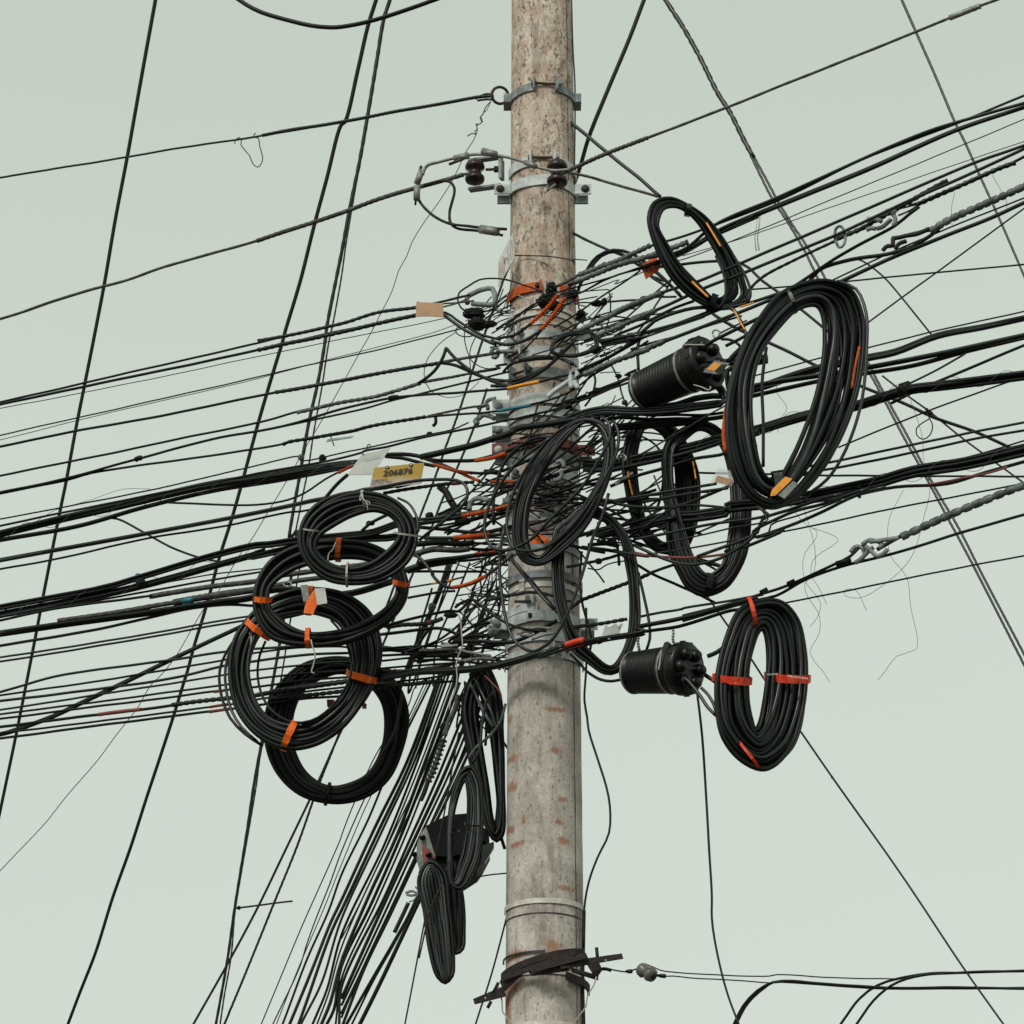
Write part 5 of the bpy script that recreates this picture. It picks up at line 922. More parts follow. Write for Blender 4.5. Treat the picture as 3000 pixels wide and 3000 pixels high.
COIL('cable_coil', 'longer dark hanging coil right of the pair', 'q 730 700 870 720 745 1100 870 1050 770 1400 960 1400 800 1800 1060 1750 913 2062 1140 1920 1009 2218 1200 2010 1189 2314 1273 2050 1453 2230 1360 1990 1633 1990 1417 1906 1720 1750 1465 1700 1745 1400 1505 1300 1735 1150 1500 1050 1600 800 1460 820 1480 520 1390 620 1350 370 1260 470 1180 320 1130 440 950 400 980 560 800 520 900 620', 30, 12, -.12, 0, 40, 2, m='blk2', mats=('blk', 'gry'), ties=[('q 1230 2310 1280 2050', 20, 'blk', 'wrap')])
COIL('cable_coil', 'long dark loops hanging close behind the pole left edge', 'h 680 100 775 150 700 350 800 350 760 600 840 600 820 830 862 770 880 905 875 800 912 870 885 700 920 600 865 500 918 300 830 250 900 50 800 80 800 -120 788 0', 26, 12, .02, 0, 44, 3, m='blk2', mats=('blk', 'gry'), amp=.8)
COIL('cable_coil', 'slim upright grey-black coil in front of the splice box', 'h 740 465 705 560 785 530 715 640 806 680 712 740 803 850 700 860 780 1000 680 960 730 1110 660 1030 680 1172 648 1100 635 1162 632 1110 610 1080 630 1020 600 900 632 900 605 740 640 760 635 590 665 640 680 490 690 570', 30, 11, -.3, 0, 44, 3, amp=.4, mats=('gry', 'gry2'), ties=[('h 700 798 805 802', 5, 'gry', 'tie_wire'), ('h 602 840 668 845', 5, 'gry', 'tie_wire')])
COIL('cable_coil', 'long black loop under the splice box, left and lowest', 'h 500 1000 515 1100 590 1060 500 1150 625 1300 520 1350 645 1560 555 1560 638 1660 575 1640 590 1708 585 1680 538 1670 600 1640 488 1500 600 1500 462 1300 570 1300 430 1100 540 1150', 30, 12, -.12, 0, 30, 3, amp=.3)
COIL('cable_coil', 'shorter black loop beside the lowest one', 'h 630 1000 630 1080 690 1180 615 1200 706 1400 620 1400 697 1510 635 1480 655 1540 642 1505 600 1520 650 1490 565 1400 650 1400 555 1150 640 1200', 28, 12, -.08, 0, 30, 3, amp=.3, m='blk2', mats=('blk',))
COIL('cable_coil', 'small round coil of thin cable clamped to the pole', 'l 810 1050 850 1060 850 960 890 990 960 880 990 930 1130 845 1130 900 1280 850 1260 910 1360 910 1310 950 1370 1000 1320 1010 1300 1090 1250 1060 1100 1150 1080 1110 920 1140 930 1100 830 1110 870 1080', 5, 7, -.36, 0, 12, 1, amp=.5, mats=('gry',))
# stray turns that leave the coils
for l_, w_, s_, d_, m_ in [('stray grey loop swinging widest left of the loose coil', 9, 'p 1400 80 1480 150 1500 300 1440 450 1350 600 1200 850 1000 1060 800 1260 600 1470 400 1575 260 1592 150 1550 90 1430 75 1280 120 1100 250 850 400 650 600 480 850 300', -.5, 'gry'),
        ('stray loop inside the widest one of the loose coil', 9, 'p 1530 120 1590 250 1580 450 1450 750 1200 1150 950 1430 750 1570 550 1602 400 1560 340 1420 330 1200 400 950 550 660 800 340 1000 180', -.48, 'gry'),
        ('dark stray cable at the far left of the loose coil', 9, 'p 850 330 700 310 550 370 400 480 300 600 220 800 175 1050 180 1300', -.4, 'blk'),
        ('cable dropping off the loose coil into a deep bow', 9, 'p 310 1300 260 1550 245 1800 r 1405 300 1430 550 1480 850 1560 1050 1680 1160 1800 1190 1900 1140 s 400 1110 500 1000 620 780 760 430 870 60 p 1300 1450 1400 1230 1480 950', -.46, 'gry'),
        ('black turn crossing the pole below the loose coil', 9, 'p 380 1680 450 1780 560 1900 s 0 150 100 290 200 400 330 560 480 720', -.4, 'gry'),
        ('loose outer turn left of the untidy coil', 8, 'u 400 180 250 380 150 560 125 700 150 880 220 1050 350 1190 500 1290', -.36, 'blk'), ('second loose outer turn of the untidy coil', 8, 'u 380 250 240 420 180 620 185 800 230 980 320 1130 460 1260', -.37, 'blk'),
        ('loose inner turn curving inside the untidy coil', 7, 'u 530 380 480 500 460 620 470 760 520 900 600 1000 720 1075 850 1090 1000 1040 1130 930', -.42, 'blk'), ('loose turn at the right inner rim of the untidy coil', 7, 'u 1100 200 1200 320 1260 480 1280 620 1240 760 1150 900 1000 1040 850 1110', -.41, 'blk'),
        ('thin tail rising from the untidy coil behind orange tape', 10, 'u 330 240 310 330 300 450 310 600 350 800 430 960', -.43, 'gry'),
        ('loose turn right of the lowest left coil', 7, 'u 1720 830 1700 950 1660 1150 1560 1350', -.1, 'blk'), ('loose cable off the top left coil toward the white sign', 10, 'n 1090 770 1120 700 1180 620 1260 530 1350 450', -.4, 'blk'),
        ('loose outer turn right of the top left coil', 7, 'o 640 1000 760 1060 830 1160 865 1280 860 1400', -.55, 'blk'),
        ('separate thin turns right of the largest coil', 9, 'F 1580 530 1615 545 1634 590 1635 660 1625 760 1595 850 1560 905 1520 935', -.5, 'gry'), ('stray turn across the largest coil opening', 9, 'F 1446 655 1438 720 1440 800 1440 880', -.35, 'blk'),
        ('loose turn at the right rim of the small tilted coil', 8, 'm 1350 0 1470 200 1530 350 1540 450 1500 540', -.36, 'blk'), ('loose inner turn of the small tilted coil', 8, 'm 1150 0 1230 180 1260 340 1250 480 1190 580 1100 600', -.36, 'blk'),
        ('tail cable from the small tilted coil with orange mark', 10, 'm 1310 590 1360 620 1420 720 1480 860 1520 950', -.42, 'gry'),
        ('black cable from the lower closure into the red taped coil', 10, 't 600 1355 700 1440 800 1560 880 1680 960 1760', -.48, 'gry'), ('second cable curving from closure to the red taped coil', 9, 't 820 1500 880 1560 930 1640 960 1720', -.4, 'blk'), ('cable from the upper port of the lower closure', 12, 't 880 1200 960 1165 1040 1110', -.35, 'blk'), ('cable from the right port of the lower closure', 12, 't 860 1380 920 1420 990 1470', -.35, 'blk'),
        ('black outer turn under the U-shaped coil', 8, 's 660 1220 760 1320 850 1420 1000 1510 1120 1530 1220 1515', -.3, 'blk'), ('single turn right of the U-shaped coil', 8, 's 1430 300 1500 600 1550 850 1560 1050 1520 1180', -.34, 'blk'), ('single wire left of the U-shaped coil', 7, 's 790 60 770 350 790 620 850 850 900 1050 880 1190', -.1, 'blk'),
        ('slack cable with light sheen below the fan top', 8, 'h 720 430 760 370 850 290 900 220 930 120', -.1, 'lgt'), ('slack cable joining the slim upright coil', 8, 'h 740 460 780 380 800 200 830 90 870 50', -.12, 'gry'), ('red-brown wire in the tangle above the slim coil', 5, 'r 1240 1470 1330 1560 1410 1650 1430 1750', -.1, 'dred'),
        ('grey loops above the long dark loops', 9, 'r 1060 1540 1120 1650 1180 1780 1240 1900 h 860 250', -.06, 'lgt'), ('second grey loop above the long dark loops', 9, 'r 1130 1500 1220 1700 1300 1850 h 880 260', -.04, 'gry'), ('tall grey bend against the pole left edge', 9, 'h 915 180 900 400 890 650 900 850 925 940', .05, 'gry')]:
    W('cable', l_, w_, s_, d_, m_, wob=.3)
W('wire', 'thin black loop sweeping round the grey U bracket', 5, 'k 1400 620 1350 580 1318 500 1325 440 1350 400 1440 340 1560 270 1680 254 1800 258 1932 285 w 330 100 480 140 600 185 760 235 900 300', -.3, 'blk', cat='wire', wob=0)
W('wire', 'small open wire loop left of the droop cables', 3.5, 'k 1420 810 1360 808 1310 815 1295 845 1310 880 1370 910 1450 912 1530 890', -.2, 'blk', cat='wire', wob=0)
W('wire', 'long thin loop hanging over the left wound cables', 2.5, 'k 1300 860 1150 960 1050 1060 980 1160 940 1280 945 1400 1000 1510 1040 1545', -.2, 'brn', cat='wire', wob=0)
W('wire', 'thin wire bow below the kinked cable', 2, 'k 1100 1575 1180 1598 1280 1598 1380 1570 1480 1500 1560 1420', -.2, 'brn', cat='wire', wob=0)
W('wire', 'thin wire hanging straight from the open loop', 3, 'k 1395 830 1395 950 1420 1060 1450 1150 1460 1280', -.2, 'blk', cat='wire', wob=0)
W('wire', 'thin curved wire beside the straight hanging one', 3, 'k 1530 900 1480 1000 1455 1090 1470 1180 1530 1230 1620 1270 1750 1275', -.2, 'brn', cat='wire', wob=0)
W('cable', 'black cable looping over the pole below the orange guards', 7, 'w 300 900 330 860 430 800 560 740 700 700 850 660 1000 620', -.24, 'blk', wob=0)
W('wire', 'thin black wire slanting across the pole over the pale straps', 6, 'w 180 880 380 770 520 670 650 570 780 480', -.26, 'blk', cat='wire', wob=0)
W('wire', 'thin black wire slanting across the mottled band', 5, 'w 440 1370 550 1280 660 1170 760 1060 900 900 980 760', -.27, 'blk', cat='wire', wob=0)
W('cable', 'black cable wrapping behind the small round coil', 8, 'w 540 1370 700 1345 850 1325 1000 1320 1150 1330 1250 1370 1400 1440', -.2, 'blk', wob=0)
W('cable', 'second black cable wrapping under the small round coil', 8, 'w 290 1560 400 1440 560 1390 750 1360 950 1345 1150 1350', -.21, 'blk', wob=0)
# orange marks printed on the coils
for s_, w_, l_ in (('m 880 290 960 370 1060 465', 9, 'on the small tilted coil, lower left'), ('c 75 0 90 0', 1, ''), ('c 135 1262 170 1320 215 1395', 8, 'on the small tilted coil, right side'), ('b 1785 1260 1800 1350 1840 1455', 6, 'inside the left rim of the small tilted coil'),
        ('v 1460 1150 1440 1300 1430 1450 1450 1640', 13, 'long strip on the left rim of the largest coil'), ('f 1000 30 975 150 958 265', 7, 'thin strip on the right rim of the largest coil'), ('m 1355 615 1420 740 1480 840', 8, 'on the tail cable of the small coil'), ('m 1420 578 1500 555 1580 528', 8, 'on the cable above the closure'),
        ('q 345 900 365 1020 400 1165', 8, 'on the left dark hanging coil'), ('q 1080 780 1100 880 1115 980', 7, 'on the right rim of the left hanging coil'), ('q 1780 1222 1850 1235', 8, 'under the wrap of the largest coil')):
    if not l_: continue
    o_ = W('marker_tape', 'orange marker strip '+l_, w_*(.9 if 'strip on' in l_ else .62), s_, -.62 if 'largest' in l_ else -.47 if 'small' in l_ or 'closure' in l_ else -.2, 'orange' if 'strip on' in l_ else 'yellow', cat='marker', wob=0)

# ================================================================== SPLICE CLOSURES
def closure(label, a, b, r, fr, d, face_r, ribs=13):
    """ribbed dome from pixel centre a to face centre b; fr = foreshortening of the face"""
    (x0, y0, Y0), (x1, y1, _) = path(a, d)[0], path(b, d)[0]
    A0 = P(x0, y0, Y0); mm = M1(A0); u = RT*(x1-x0)-UP*(y1-y0); n2 = u.normalized()
    ax = (n2*math.sqrt(1-fr*fr)-FW*fr).normalized(); Ln = math.hypot(x1-x0, y1-y0)*mm/math.sqrt(1-fr*fr); R_ = r*mm; Rf = face_r*mm
    root = empty('splice_closure', A0, label, 'splice closure', 'black ribbed splice closures')
    pt = lambda f: A0+ax*Ln*f
    prof = [(-.035, .3), (-.03, .8), (0, .93)]
    prof += [(.02, 1.0), (.08, 1.0)]
    for k in range(ribs):
        f0 = .10+.56*k/ribs; w_ = .56/ribs
        prof += [(f0, .86), (f0+w_*.45, .86), (f0+w_*.5, 1.0), (f0+w_*.95, 1.0)]
    prof += [(.67, 1.0), (.74, 1.0)]
    for k in range(2): f0 = .76+.04*k; prof += [(f0, .95), (f0+.018, .95), (f0+.019, 1.02), (f0+.038, 1.02)]
    tp = lambda f: 1+.17*max(0, min(1, f/.8))
    V, Fs = tube([pt(f) for f, _ in prof], [R_*k*tp(f) for f, k in prof], 44); obj('ribbed_body', V, Fs, 'dome', root)
    V, Fs = tube([pt(f) for f in (.835, .84, .86, .97, .985, 1.0, 1.004)], [R_*1.0, Rf*.98, Rf, Rf, Rf*.97, Rf*.93, Rf*.55], 48); obj('end_cap', V, Fs, 'dome', root)
    e1 = ax.orthogonal().normalized(); e1 = (UP-ax*UP.dot(ax)).normalized(); e2 = ax.cross(e1)
    for f in (.045, .705):
        V, Fs = tube([pt(f-.014), pt(f-.013), pt(f+.013), pt(f+.014)], [R_*tp(f)*k for k in (1.0, 1.025, 1.025, 1.0)], 44); obj('metal_band', V, Fs, 'alu', root)
    c = pt(1.0)
    for k in range(6):
        t = math.radians(k*60+20); o = e1*math.cos(t)*Rf*.58+e2*math.sin(t)*Rf*.58; pr = Rf*.2
        V, Fs = tube([c+o-ax*.01, c+o+ax*.012, c+o+ax*.022, c+o+ax*.023, c+o+ax*.012], [pr*1.3, pr*1.15, pr*.9, pr*.6, pr*.55], 16); obj('cable_port', V, Fs, 'dome', root); q0 = c+o+ax*.0235; V, Fs = cyl(q0, q0+ax*.001, pr*.58, 14); obj('port_bore_shade', V, Fs, 'ink', root)  # ink disc just proud of the port paints the dark of its opening
    for k in range(14):
        t = 2*math.pi*k/14; o = e1*math.cos(t)*Rf*1.0+e2*math.sin(t)*Rf*1.0
        V, Fs = box(pt(.93)+o, ax*Ln*.035, (e1*math.cos(t)+e2*math.sin(t))*.004, (e2*math.cos(t)-e1*math.sin(t))*.005); obj('cap_lug', V, Fs, 'dome', root, smooth=False)
    V, Fs = box(c, ax*.012, e1*Rf*.04, e2*Rf*.4); obj('centre_rib', V, Fs, 'dome', root, smooth=False)
    # long moulded seam
    sd_ = (-FW+ax*FW.dot(ax)-UP*.5).normalized(); sd_ = (sd_-ax*sd_.dot(ax)).normalized()
    V, Fs = box((pt(.1)+pt(.68))/2+sd_*R_*1.0, ax*Ln*.29, sd_*.002, ax.cross(sd_)*.0015); obj('seam', V, Fs, 'gry', root, smooth=False)
    return root, pt, ax, e1, e2, R_, Rf
cl, pt, ax, e1, e2, R_, Rf = closure('black ribbed closure with orange tag, high right of the pole', 'v 485 960', 'v 1225 645', 58, .60, -.3, 80)
V, Fs = geo(path('v 970 424 1100 426 1215 428', -.5), 4, wob=0); obj('bail_wire', V, Fs, 'wire_w', cl)
V, Fs = geo(path('v 1090 878 1180 905 1265 935 1285 910 1275 900', -.5), 4, wob=0); obj('bail_wire', V, Fs, 'wire_w', cl)
V, Fs = geo(path('v 1305 300 1310 270 1350 258 1385 280 1370 330 1330 345 1310 320', -.45), 5, wob=0); obj('hanging_ring', V, Fs, 'alu', cl)
tg = plate('tag_plate', 'v 1195 735 1330 603 1497 635 1380 762', -.52, 'plate', .003, cl)
plate('tag_label', 'v 1240 700 1325 625 1405 640 1320 725', -.525, 'yellow', .002, tg)
plate('tag_back', 'v 1325 728 1410 645 1475 650 1385 745', -.524, 'blk', .002, tg)
cl2, *_ = closure('black ribbed closure hanging from the taped cable, lower right', 't 158 1358', 't 675 1290', 61, .66, -.35, 78)
for s_ in ('t 228 915 232 1000 222 1060 235 1140', 't 552 925 556 980 552 1040 560 1075'):
    V, Fs = geo(path(s_, -.38), 7, corr=9, wob=0); obj('hanger_chain', V, Fs, 'alu', cl2)
V, Fs = geo(path('t 442 1160 425 1290 418 1330', -.5), 4, wob=0); obj('bail_wire', V, Fs, 'wire_w', cl2)
V, Fs = prism([P(*q_) for q_ in path('t 470 1070 505 1058 530 1078 470 1160 430 1290 395 1270', -.47)], .01); obj('latch', V, Fs, 'dome', cl2, smooth=False)
# splice box low left of the pole
D_ = .02
bx = empty('splice_box', P(*path('D 600 700', D_)[0]), 'black splice box with bolted face plate, low left of the pole', 'splice box')
V, Fs = prism([P(*q_) for q_ in flat(path('D 325 335 640 180 900 160 1220 420 1230 640 1120 850 1050 950 850 1080 560 1100 330 1120 370 960 460 800', D_))], .16); obj('housing', V, Fs, 'boxb', bx, smooth=False)
V, Fs = prism([P(*q_) for q_ in flat(path('D 340 340 640 190 1150 500 1100 700 620 770 460 760', D_-.03))], .02); obj('lid', V, Fs, 'boxb', bx, smooth=False)
V, Fs = prism([P(*q_) for q_ in flat(path('D 330 345 460 760 370 970 320 1110 250 980 190 760 200 600 260 430', D_-.075))], .05); obj('face_plate', V, Fs, 'plate', bx, smooth=False)
V, Fs = prism([P(*q_) for q_ in flat(path('D 285 590 400 690 450 780 380 870 330 990 290 850 270 700', D_-.079))], .004); obj('face_label', V, Fs, 'dred', bx, smooth=False)
V, Fs = prism([P(*q_) for q_ in flat(path('D 265 690 335 830 320 845 255 720', D_-.082))], .003); obj('face_stripe', V, Fs, 'white', bx, smooth=False)
for s_ in ('D 292 498', 'D 182 735', 'D 382 745', 'D 278 985'):
    q_ = P(*path(s_, D_-.08)[0]); V, Fs = cyl(q_, q_-FW*.02-RT*.006, .0085, 12); obj('bolt', V, Fs, 'boxb', bx)
V, Fs = prism([P(*q_) for q_ in flat(path('D 1130 610 1290 560 1290 640 1160 860 1100 880', D_-.01))], .02); obj('end_flap', V, Fs, 'gry', bx, smooth=False)

mat('faintp', (.40, .41, .38), .6)
# ================================================================== SIGNS AND TAGS
def sign_mat(name, c_top, c_low, zlo, zhi):
    m = bpy.data.materials.new(name); m.use_nodes = True; t = m.node_tree; b = t.nodes['Principled BSDF']; b.inputs['Roughness'].default_value = .5
    co = t.nodes.new('ShaderNodeNewGeometry'); s = t.nodes.new('ShaderNodeSeparateXYZ'); t.links.new(co.outputs['Position'], s.inputs[0])
    n = t.nodes.new('ShaderNodeTexNoise'); n.inputs['Scale'].default_value = 18; t.links.new(co.outputs['Position'], n.inputs['Vector'])
    a = t.nodes.new('ShaderNodeMath'); a.operation = 'MULTIPLY_ADD'; t.links.new(n.outputs['Fac'], a.inputs[0]); a.inputs[1].default_value = .05; t.links.new(s.outputs['Z'], a.inputs[2])
    r = t.nodes.new('ShaderNodeMapRange'); r.inputs[1].default_value = zlo+.025; r.inputs[2].default_value = zhi+.025; t.links.new(a.outputs[0], r.inputs[0])
    k = t.nodes.new('ShaderNodeValToRGB'); t.links.new(r.outputs[0], k.inputs[0]); k.color_ramp.elements[0].color = (*c_low, 1); k.color_ramp.elements[0].position = .30
    k.color_ramp.elements[1].color = (*c_top, 1); k.color_ramp.elements[1].position = .58; t.links.new(k.outputs[0], b.inputs['Base Color']); MAT[name] = m
ys = path('H 560 590 1790 462 1700 985 430 1112', -.33); SY = sum(q_[2] for q_ in ys)/4; YP = [P(x, y, SY) for x, y, _ in ys]
sign_mat('yellow_sign', (.42, .26, .015), (.46, .39, .33), YP[3].z, YP[0].z)
sg = empty('number_sign', YP[3], 'yellow and white tag reading 206876 above the left coils', 'sign')
V, Fs = prism(YP, .003); obj('plate', V, Fs, 'yellow_sign', sg, smooth=False)
def on_sign(txt, s0, s1, s2, size_px, m, root, d, bold=0.):
    a, b_, c_ = [P(*path(q_, d)[0][:2], SY-.004) if root == sg else P(*path(q_, d)[0]) for q_ in (s0, s1, s2)]   # start, end of line, top of the first letter
    cu = bpy.data.curves.new('t', 'FONT'); cu.body = txt; to = bpy.data.objects.new('t', cu); link(to); bpy.context.view_layer.update(); wd_ = max(.01, to.dimensions.x); bpy.data.objects.remove(to)
    return text(txt, a, (b_-a)/wd_, (c_-a)/.72, m, root, bold=bold)
on_sign('206876', 'H 770 792', 'H 1480 722', 'H 795 655', 0, 'ink', sg, -.336, .03)
on_sign('CABLETICA', 'H 490 938', 'H 872 905', 'H 500 890', 0, 'ink', sg, -.335, .02)
on_sign('TEL:2520 7791', 'H 470 1005', 'H 960 945', 'H 482 965', 0, 'ink', sg, -.335, .01)
on_sign('Cable Coaxial / Fibra Optica', 'H 450 1078', 'H 1480 975', 'H 460 1042', 0, 'ink', sg, -.335, 0)
for s_ in ('H 880 588', 'H 1463 528'):
    q_ = P(*path(s_)[0][:2], SY-.003); V, Fs = cyl(q_, q_+FW*.002, .0075, 16); obj('hole_rim', V, Fs, 'ink', sg); V, Fs = cyl(q_-FW*.002, q_+FW*.002, .0046, 16); obj('hole', V, Fs, 'white', sg)
ws = empty('blank_sign', P(*path('n 1500 350', -.36)[0]), 'translucent white card hanging in front of the yellow tag', 'card')
plate('card', 'n 1475 268 1752 198 1578 450 1345 455', -.36, 'white', .003, ws)
for k in range(5):
    plate('faint_print', f'n {1500-30*k} {300+28*k} {1650-26*k} {268+30*k} {1646-26*k} {274+30*k} {1496-30*k} {306+28*k}', -.362, 'faintp', .001, ws) if k in (0, 2, 3) else None
V, Fs = geo(path('n 1500 262 1480 250 1520 215 1535 180 1550 165 1562 180 1545 200 1515 240', -.37), 3, wob=0); obj('tie_wire', V, Fs, 'steelr', ws)
js = path('J 188 905 602 108 642 832 188 1640', -.21); jp = [P(x, y, Y+(.0 if i in (1, 2) else -.0)) for i, (x, y, Y) in enumerate(js)]
ns_ = empty('pole_number_sign', jp[0], 'white slanted number plate wired to the upper pole', 'sign')
V, Fs = prism(jp, .004); obj('plate', V, Fs, 'white', ns_, smooth=False)
def glyph(s_, m='tan', wd_=1.1): 
    V, Fs = geo(path(s_, -.216), wd_, wob=0, sides=5); obj('painted_digit', V, Fs, m, ns_)
glyph('J 235 930 210 990 205 1180 215 1400 240 1430 262 1390 262 1200 255 980 238 930'); glyph('J 215 1200 258 1160')
glyph('J 345 770 310 850 305 1000 315 1220 325 1290 345 1230 352 1000 350 850 345 770')
glyph('J 360 980 375 900 400 840 435 820 440 850', 'ink', 1.8)
glyph('J 470 480 445 560 440 640 470 680 480 800 485 940 460 1000', 'plate')
glyph('J 555 320 525 380 522 520 535 760 545 850 575 800 582 640 570 440 555 320')
# brown card under the clevis
bc = empty('brown_card', P(*path('k 1000 600', -.34)[0]), 'blank tan card hanging on two wound cables left of the pole', 'card')
plate('card', 'k 848 521 1155 533 1152 692 1000 680 842 684', -.34, 'tan', .003, bc)
V, Fs = geo(path('k 870 515 880 545', -.345), 2.5, wob=0); obj('staple', V, Fs, 'ink', bc)
og = plate('orange_tag', 'm 440 15 470 0 525 120 490 170 355 262 310 130 320 90', -.2, 'orange', .003, None, 'torn orange plastic tag behind thin wires right of the pole', 'tag')
tl = plate('teal_strip', 'n 1160 118 1405 85 1385 105 1145 143', -.2, 'teal', .003, None, 'thin greenish strip hanging under a left cable', 'tag')
V, Fs = geo(path('n 1190 60 1188 90 1205 140 1220 183', -.2), 3, wob=0); o_ = obj('tie_wire', V, Fs, 'ink'); tag(o_, 'short twisted tie holding the greenish strip', 'wire')
V, Fs = geo(path('k 1068 1830 1070 1880 1060 1905 1035 1925', -.2), 9, wob=0); o_ = obj('tape_end', V, Fs, 'blk2'); tag(o_, 'black tape end hanging under the blue-marked cable', 'tape')
ct = empty('clear_tag', P(*path('q 1420 950', -.55)[0]), 'clear plastic tag with tan label beside the largest coil', 'tag')
plate('sleeve', 'q 1365 858 1500 880 1545 1000 1515 1062 1288 1000', -.55, 'clear', .003, ct); plate('paper', 'q 1358 938 1532 985 1502 1042 1328 1000', -.555, 'tan', .002, ct)
yt = empty('yellow_tag', P(*path('f 570 820', -.75)[0]), 'orange-yellow tag fixed to the bottom of the largest coil', 'tag')
plate('label', 'f 495 875 505 840 580 765 620 778 600 800 525 872', -.75, 'yellow', .003, yt); plate('backing', 'f 540 870 625 790 655 808 575 890', -.745, 'plate', .003, yt)
wp = empty('white_plate', P(*path('s 1130 940', -.2)[0]), 'white notched plate hanging on the wound cable right of the pole', 'plate')
plate('plate', 's 1060 880 1080 910 1110 915 1150 885 1180 880 1205 905 1225 880 1258 875 1215 985 1022 1005', -.2, 'white', .003, wp)
for s_ in ('s 1048 965', 's 1217 925'): q_ = P(*path(s_, -.203)[0]); V, Fs = cyl(q_, q_-FW*.002, .003, 12); obj('hole', V, Fs, 'ink', wp)
for s_, m_, l_, d_ in (('n 900 1495 970 1490 985 1640 930 1650', 'galvd', 'grey card tucked in the untidy left coil', -.66), ('n 1035 1525 1135 1520 1155 1665 1060 1680', 'white', 'small white card stuck on the orange tape', -.67), ('n 1040 1530 1060 1680 1020 1770 930 1755 960 1640 1000 1580', 'otape', 'crumpled orange tape beside the white card', -.66),
        ('r 735 1110 820 1095 935 1100 930 1125 740 1145', 'white', 'small white box in the lower left tangle', -.2), ('u 1062 888 1130 890 1125 920 1080 960 1065 950', 'dred', 'red scrap behind the untidy left coil', .02), ('u 1375 905 1410 930 1408 970 1370 968', 'dred', 'second red scrap right of the untidy coil', .02),
        ('u 340 230 420 260 425 340 400 350', 'lgt', 'grey tape tail under the left orange tape', -.5), ('l 1100 940 1180 900 1260 880 1280 920 1180 960', 'lgt', 'bright clip inside the small round coil', -.37), ('p 1550 820 1750 700 1760 720 1560 860', 'galvd', 'thin bright bar right of the loose coil', -.2), ('w 515 350 540 345 810 455 790 462', 'alu', 'short bright metal strap under the orange band', -.2),
        ('w 1335 470 1360 465 1600 515 1580 530', 'alu', 'bright strap end right of the orange band', -.15), ('p 200 1545 330 1440 350 1470 215 1570', 'alu', 'bright bolt end left of the loose coil', -.25), ('p 600 1500 680 1410 750 1430 810 1470 770 1510 620 1520', 'otape', 'red-orange patch behind the loose coil', -.2), ('p 1070 400 1110 380 1120 500 1060 470', 'redband', 'right stub of the red band', -.1),
        ('m 1555 820 1590 780 1612 765 1595 810', 'orange', 'orange scrap beside the largest coil', -.42)):
    plate('scrap' if 'card' not in l_ and 'box' not in l_ else 'card', s_, d_, m_, .003, None, l_, 'scrap')
for s_, l_ in (('n 1500 600 1470 640 1465 700 1490 670 1510 700 1530 740 1538 785', 'white string knot on the top left coil'), ('n 1490 640 1500 690 1560 715 1540 735 1520 705', 'loop of white string on the top left coil'), ('n 1235 1090 1205 1160 1170 1200 1160 1265', 'white string beside the orange tape inside the coil'),
        ('u 925 370 935 420 960 500 945 590 930 650 955 660', 'frayed white string hanging from the lower orange tape'), ('n 730 1485 770 1460 820 1480 790 1510 740 1490', 'curl of white string on the left strand'), ('n 840 1530 860 1600 890 1660 930 1720', 'white string end beside the grey card'),
        ('r 935 770 965 850 975 1000 985 1130 940 1240 915 1340 925 1480 900 1640 850 1760 835 1850', 'long pale cord hanging through the lower left tangle'), ('u 405 340 400 420', 'short pale string under the leftmost orange tape')):
    W('string', l_, 4 if 'hang' in l_ else 3, s_, -.7 if 'coil' in l_ or 'tape' in l_ else -.3, 'wire_w', cat='string', wob=.5)
# printed words on the red tapes
for txt, s0, s1, s2 in (('PRECAUCION', 't 1632 1392', 't 1822 1418', 't 1630 1375'), ('PRECAUCION', 't 1440 1380', 't 1540 1372', 't 1440 1366'), ('NO CORTAR', 't 965 1418', 't 1150 1462', 't 968 1402')):
    root = [o for o in SC.objects if o.get('label', '').startswith('tall black coil bound')][0]
    on_sign(txt, s0, s1, s2, 0, 'inkw', root, -.66 if 'PREC' in txt else -.62)
# fine spider-like threads in the air
for s_, l_ in (('f 690 960 720 1060 745 1150 745 1300 690 1370 710 1450 770 1540 775 1650 720 1770 790 1860 835 1932', 'longest faint thread below the big coil'), ('f 620 950 700 1040 760 1075 750 1120 690 1200 680 1290 700 1370 780 1480 765 1560 720 1620', 'faint curly thread beside the longest one'),
        ('f 740 1060 860 1100 880 1130 790 1190 735 1240 730 1330 770 1390 815 1490', 'faint thread making a kink right of the others'), ('f 1290 330 1360 560 1360 650 1400 830 1370 980 1290 1230 1150 1370 1000 1455 920 1440 920 1405 980 1410 1040 1525', 'faint thread curving over the lower right cables'),
        ('f 1250 840 1170 1000 1160 1110 1180 1220 1270 1340 1290 1500 1330 1690 1320 1745 1210 1780 1150 1860 1105 1915', 'faint thread falling far down at the right'), ('c 1750 990 1830 1130 1835 1200', 'faint thread arc near the right edge'), ('c 1540 1095 1522 1180 1525 1280', 'short faint arc over the spiral cable'),
        ('f 560 190 530 280 590 380 540 460 540 520', 'faint thread seen through the big coil'), ('d 0 1110 150 1050 300 960 500 900 700 840 850 835', 'faint thread wound on the left bundle'), ('d 0 1530 200 1460 400 1420 620 1370', 'faint thread wound on the low bundle')):
    W('thread', l_, 1.3, s_, -.1, 'gry', cat='thread', wob=2)
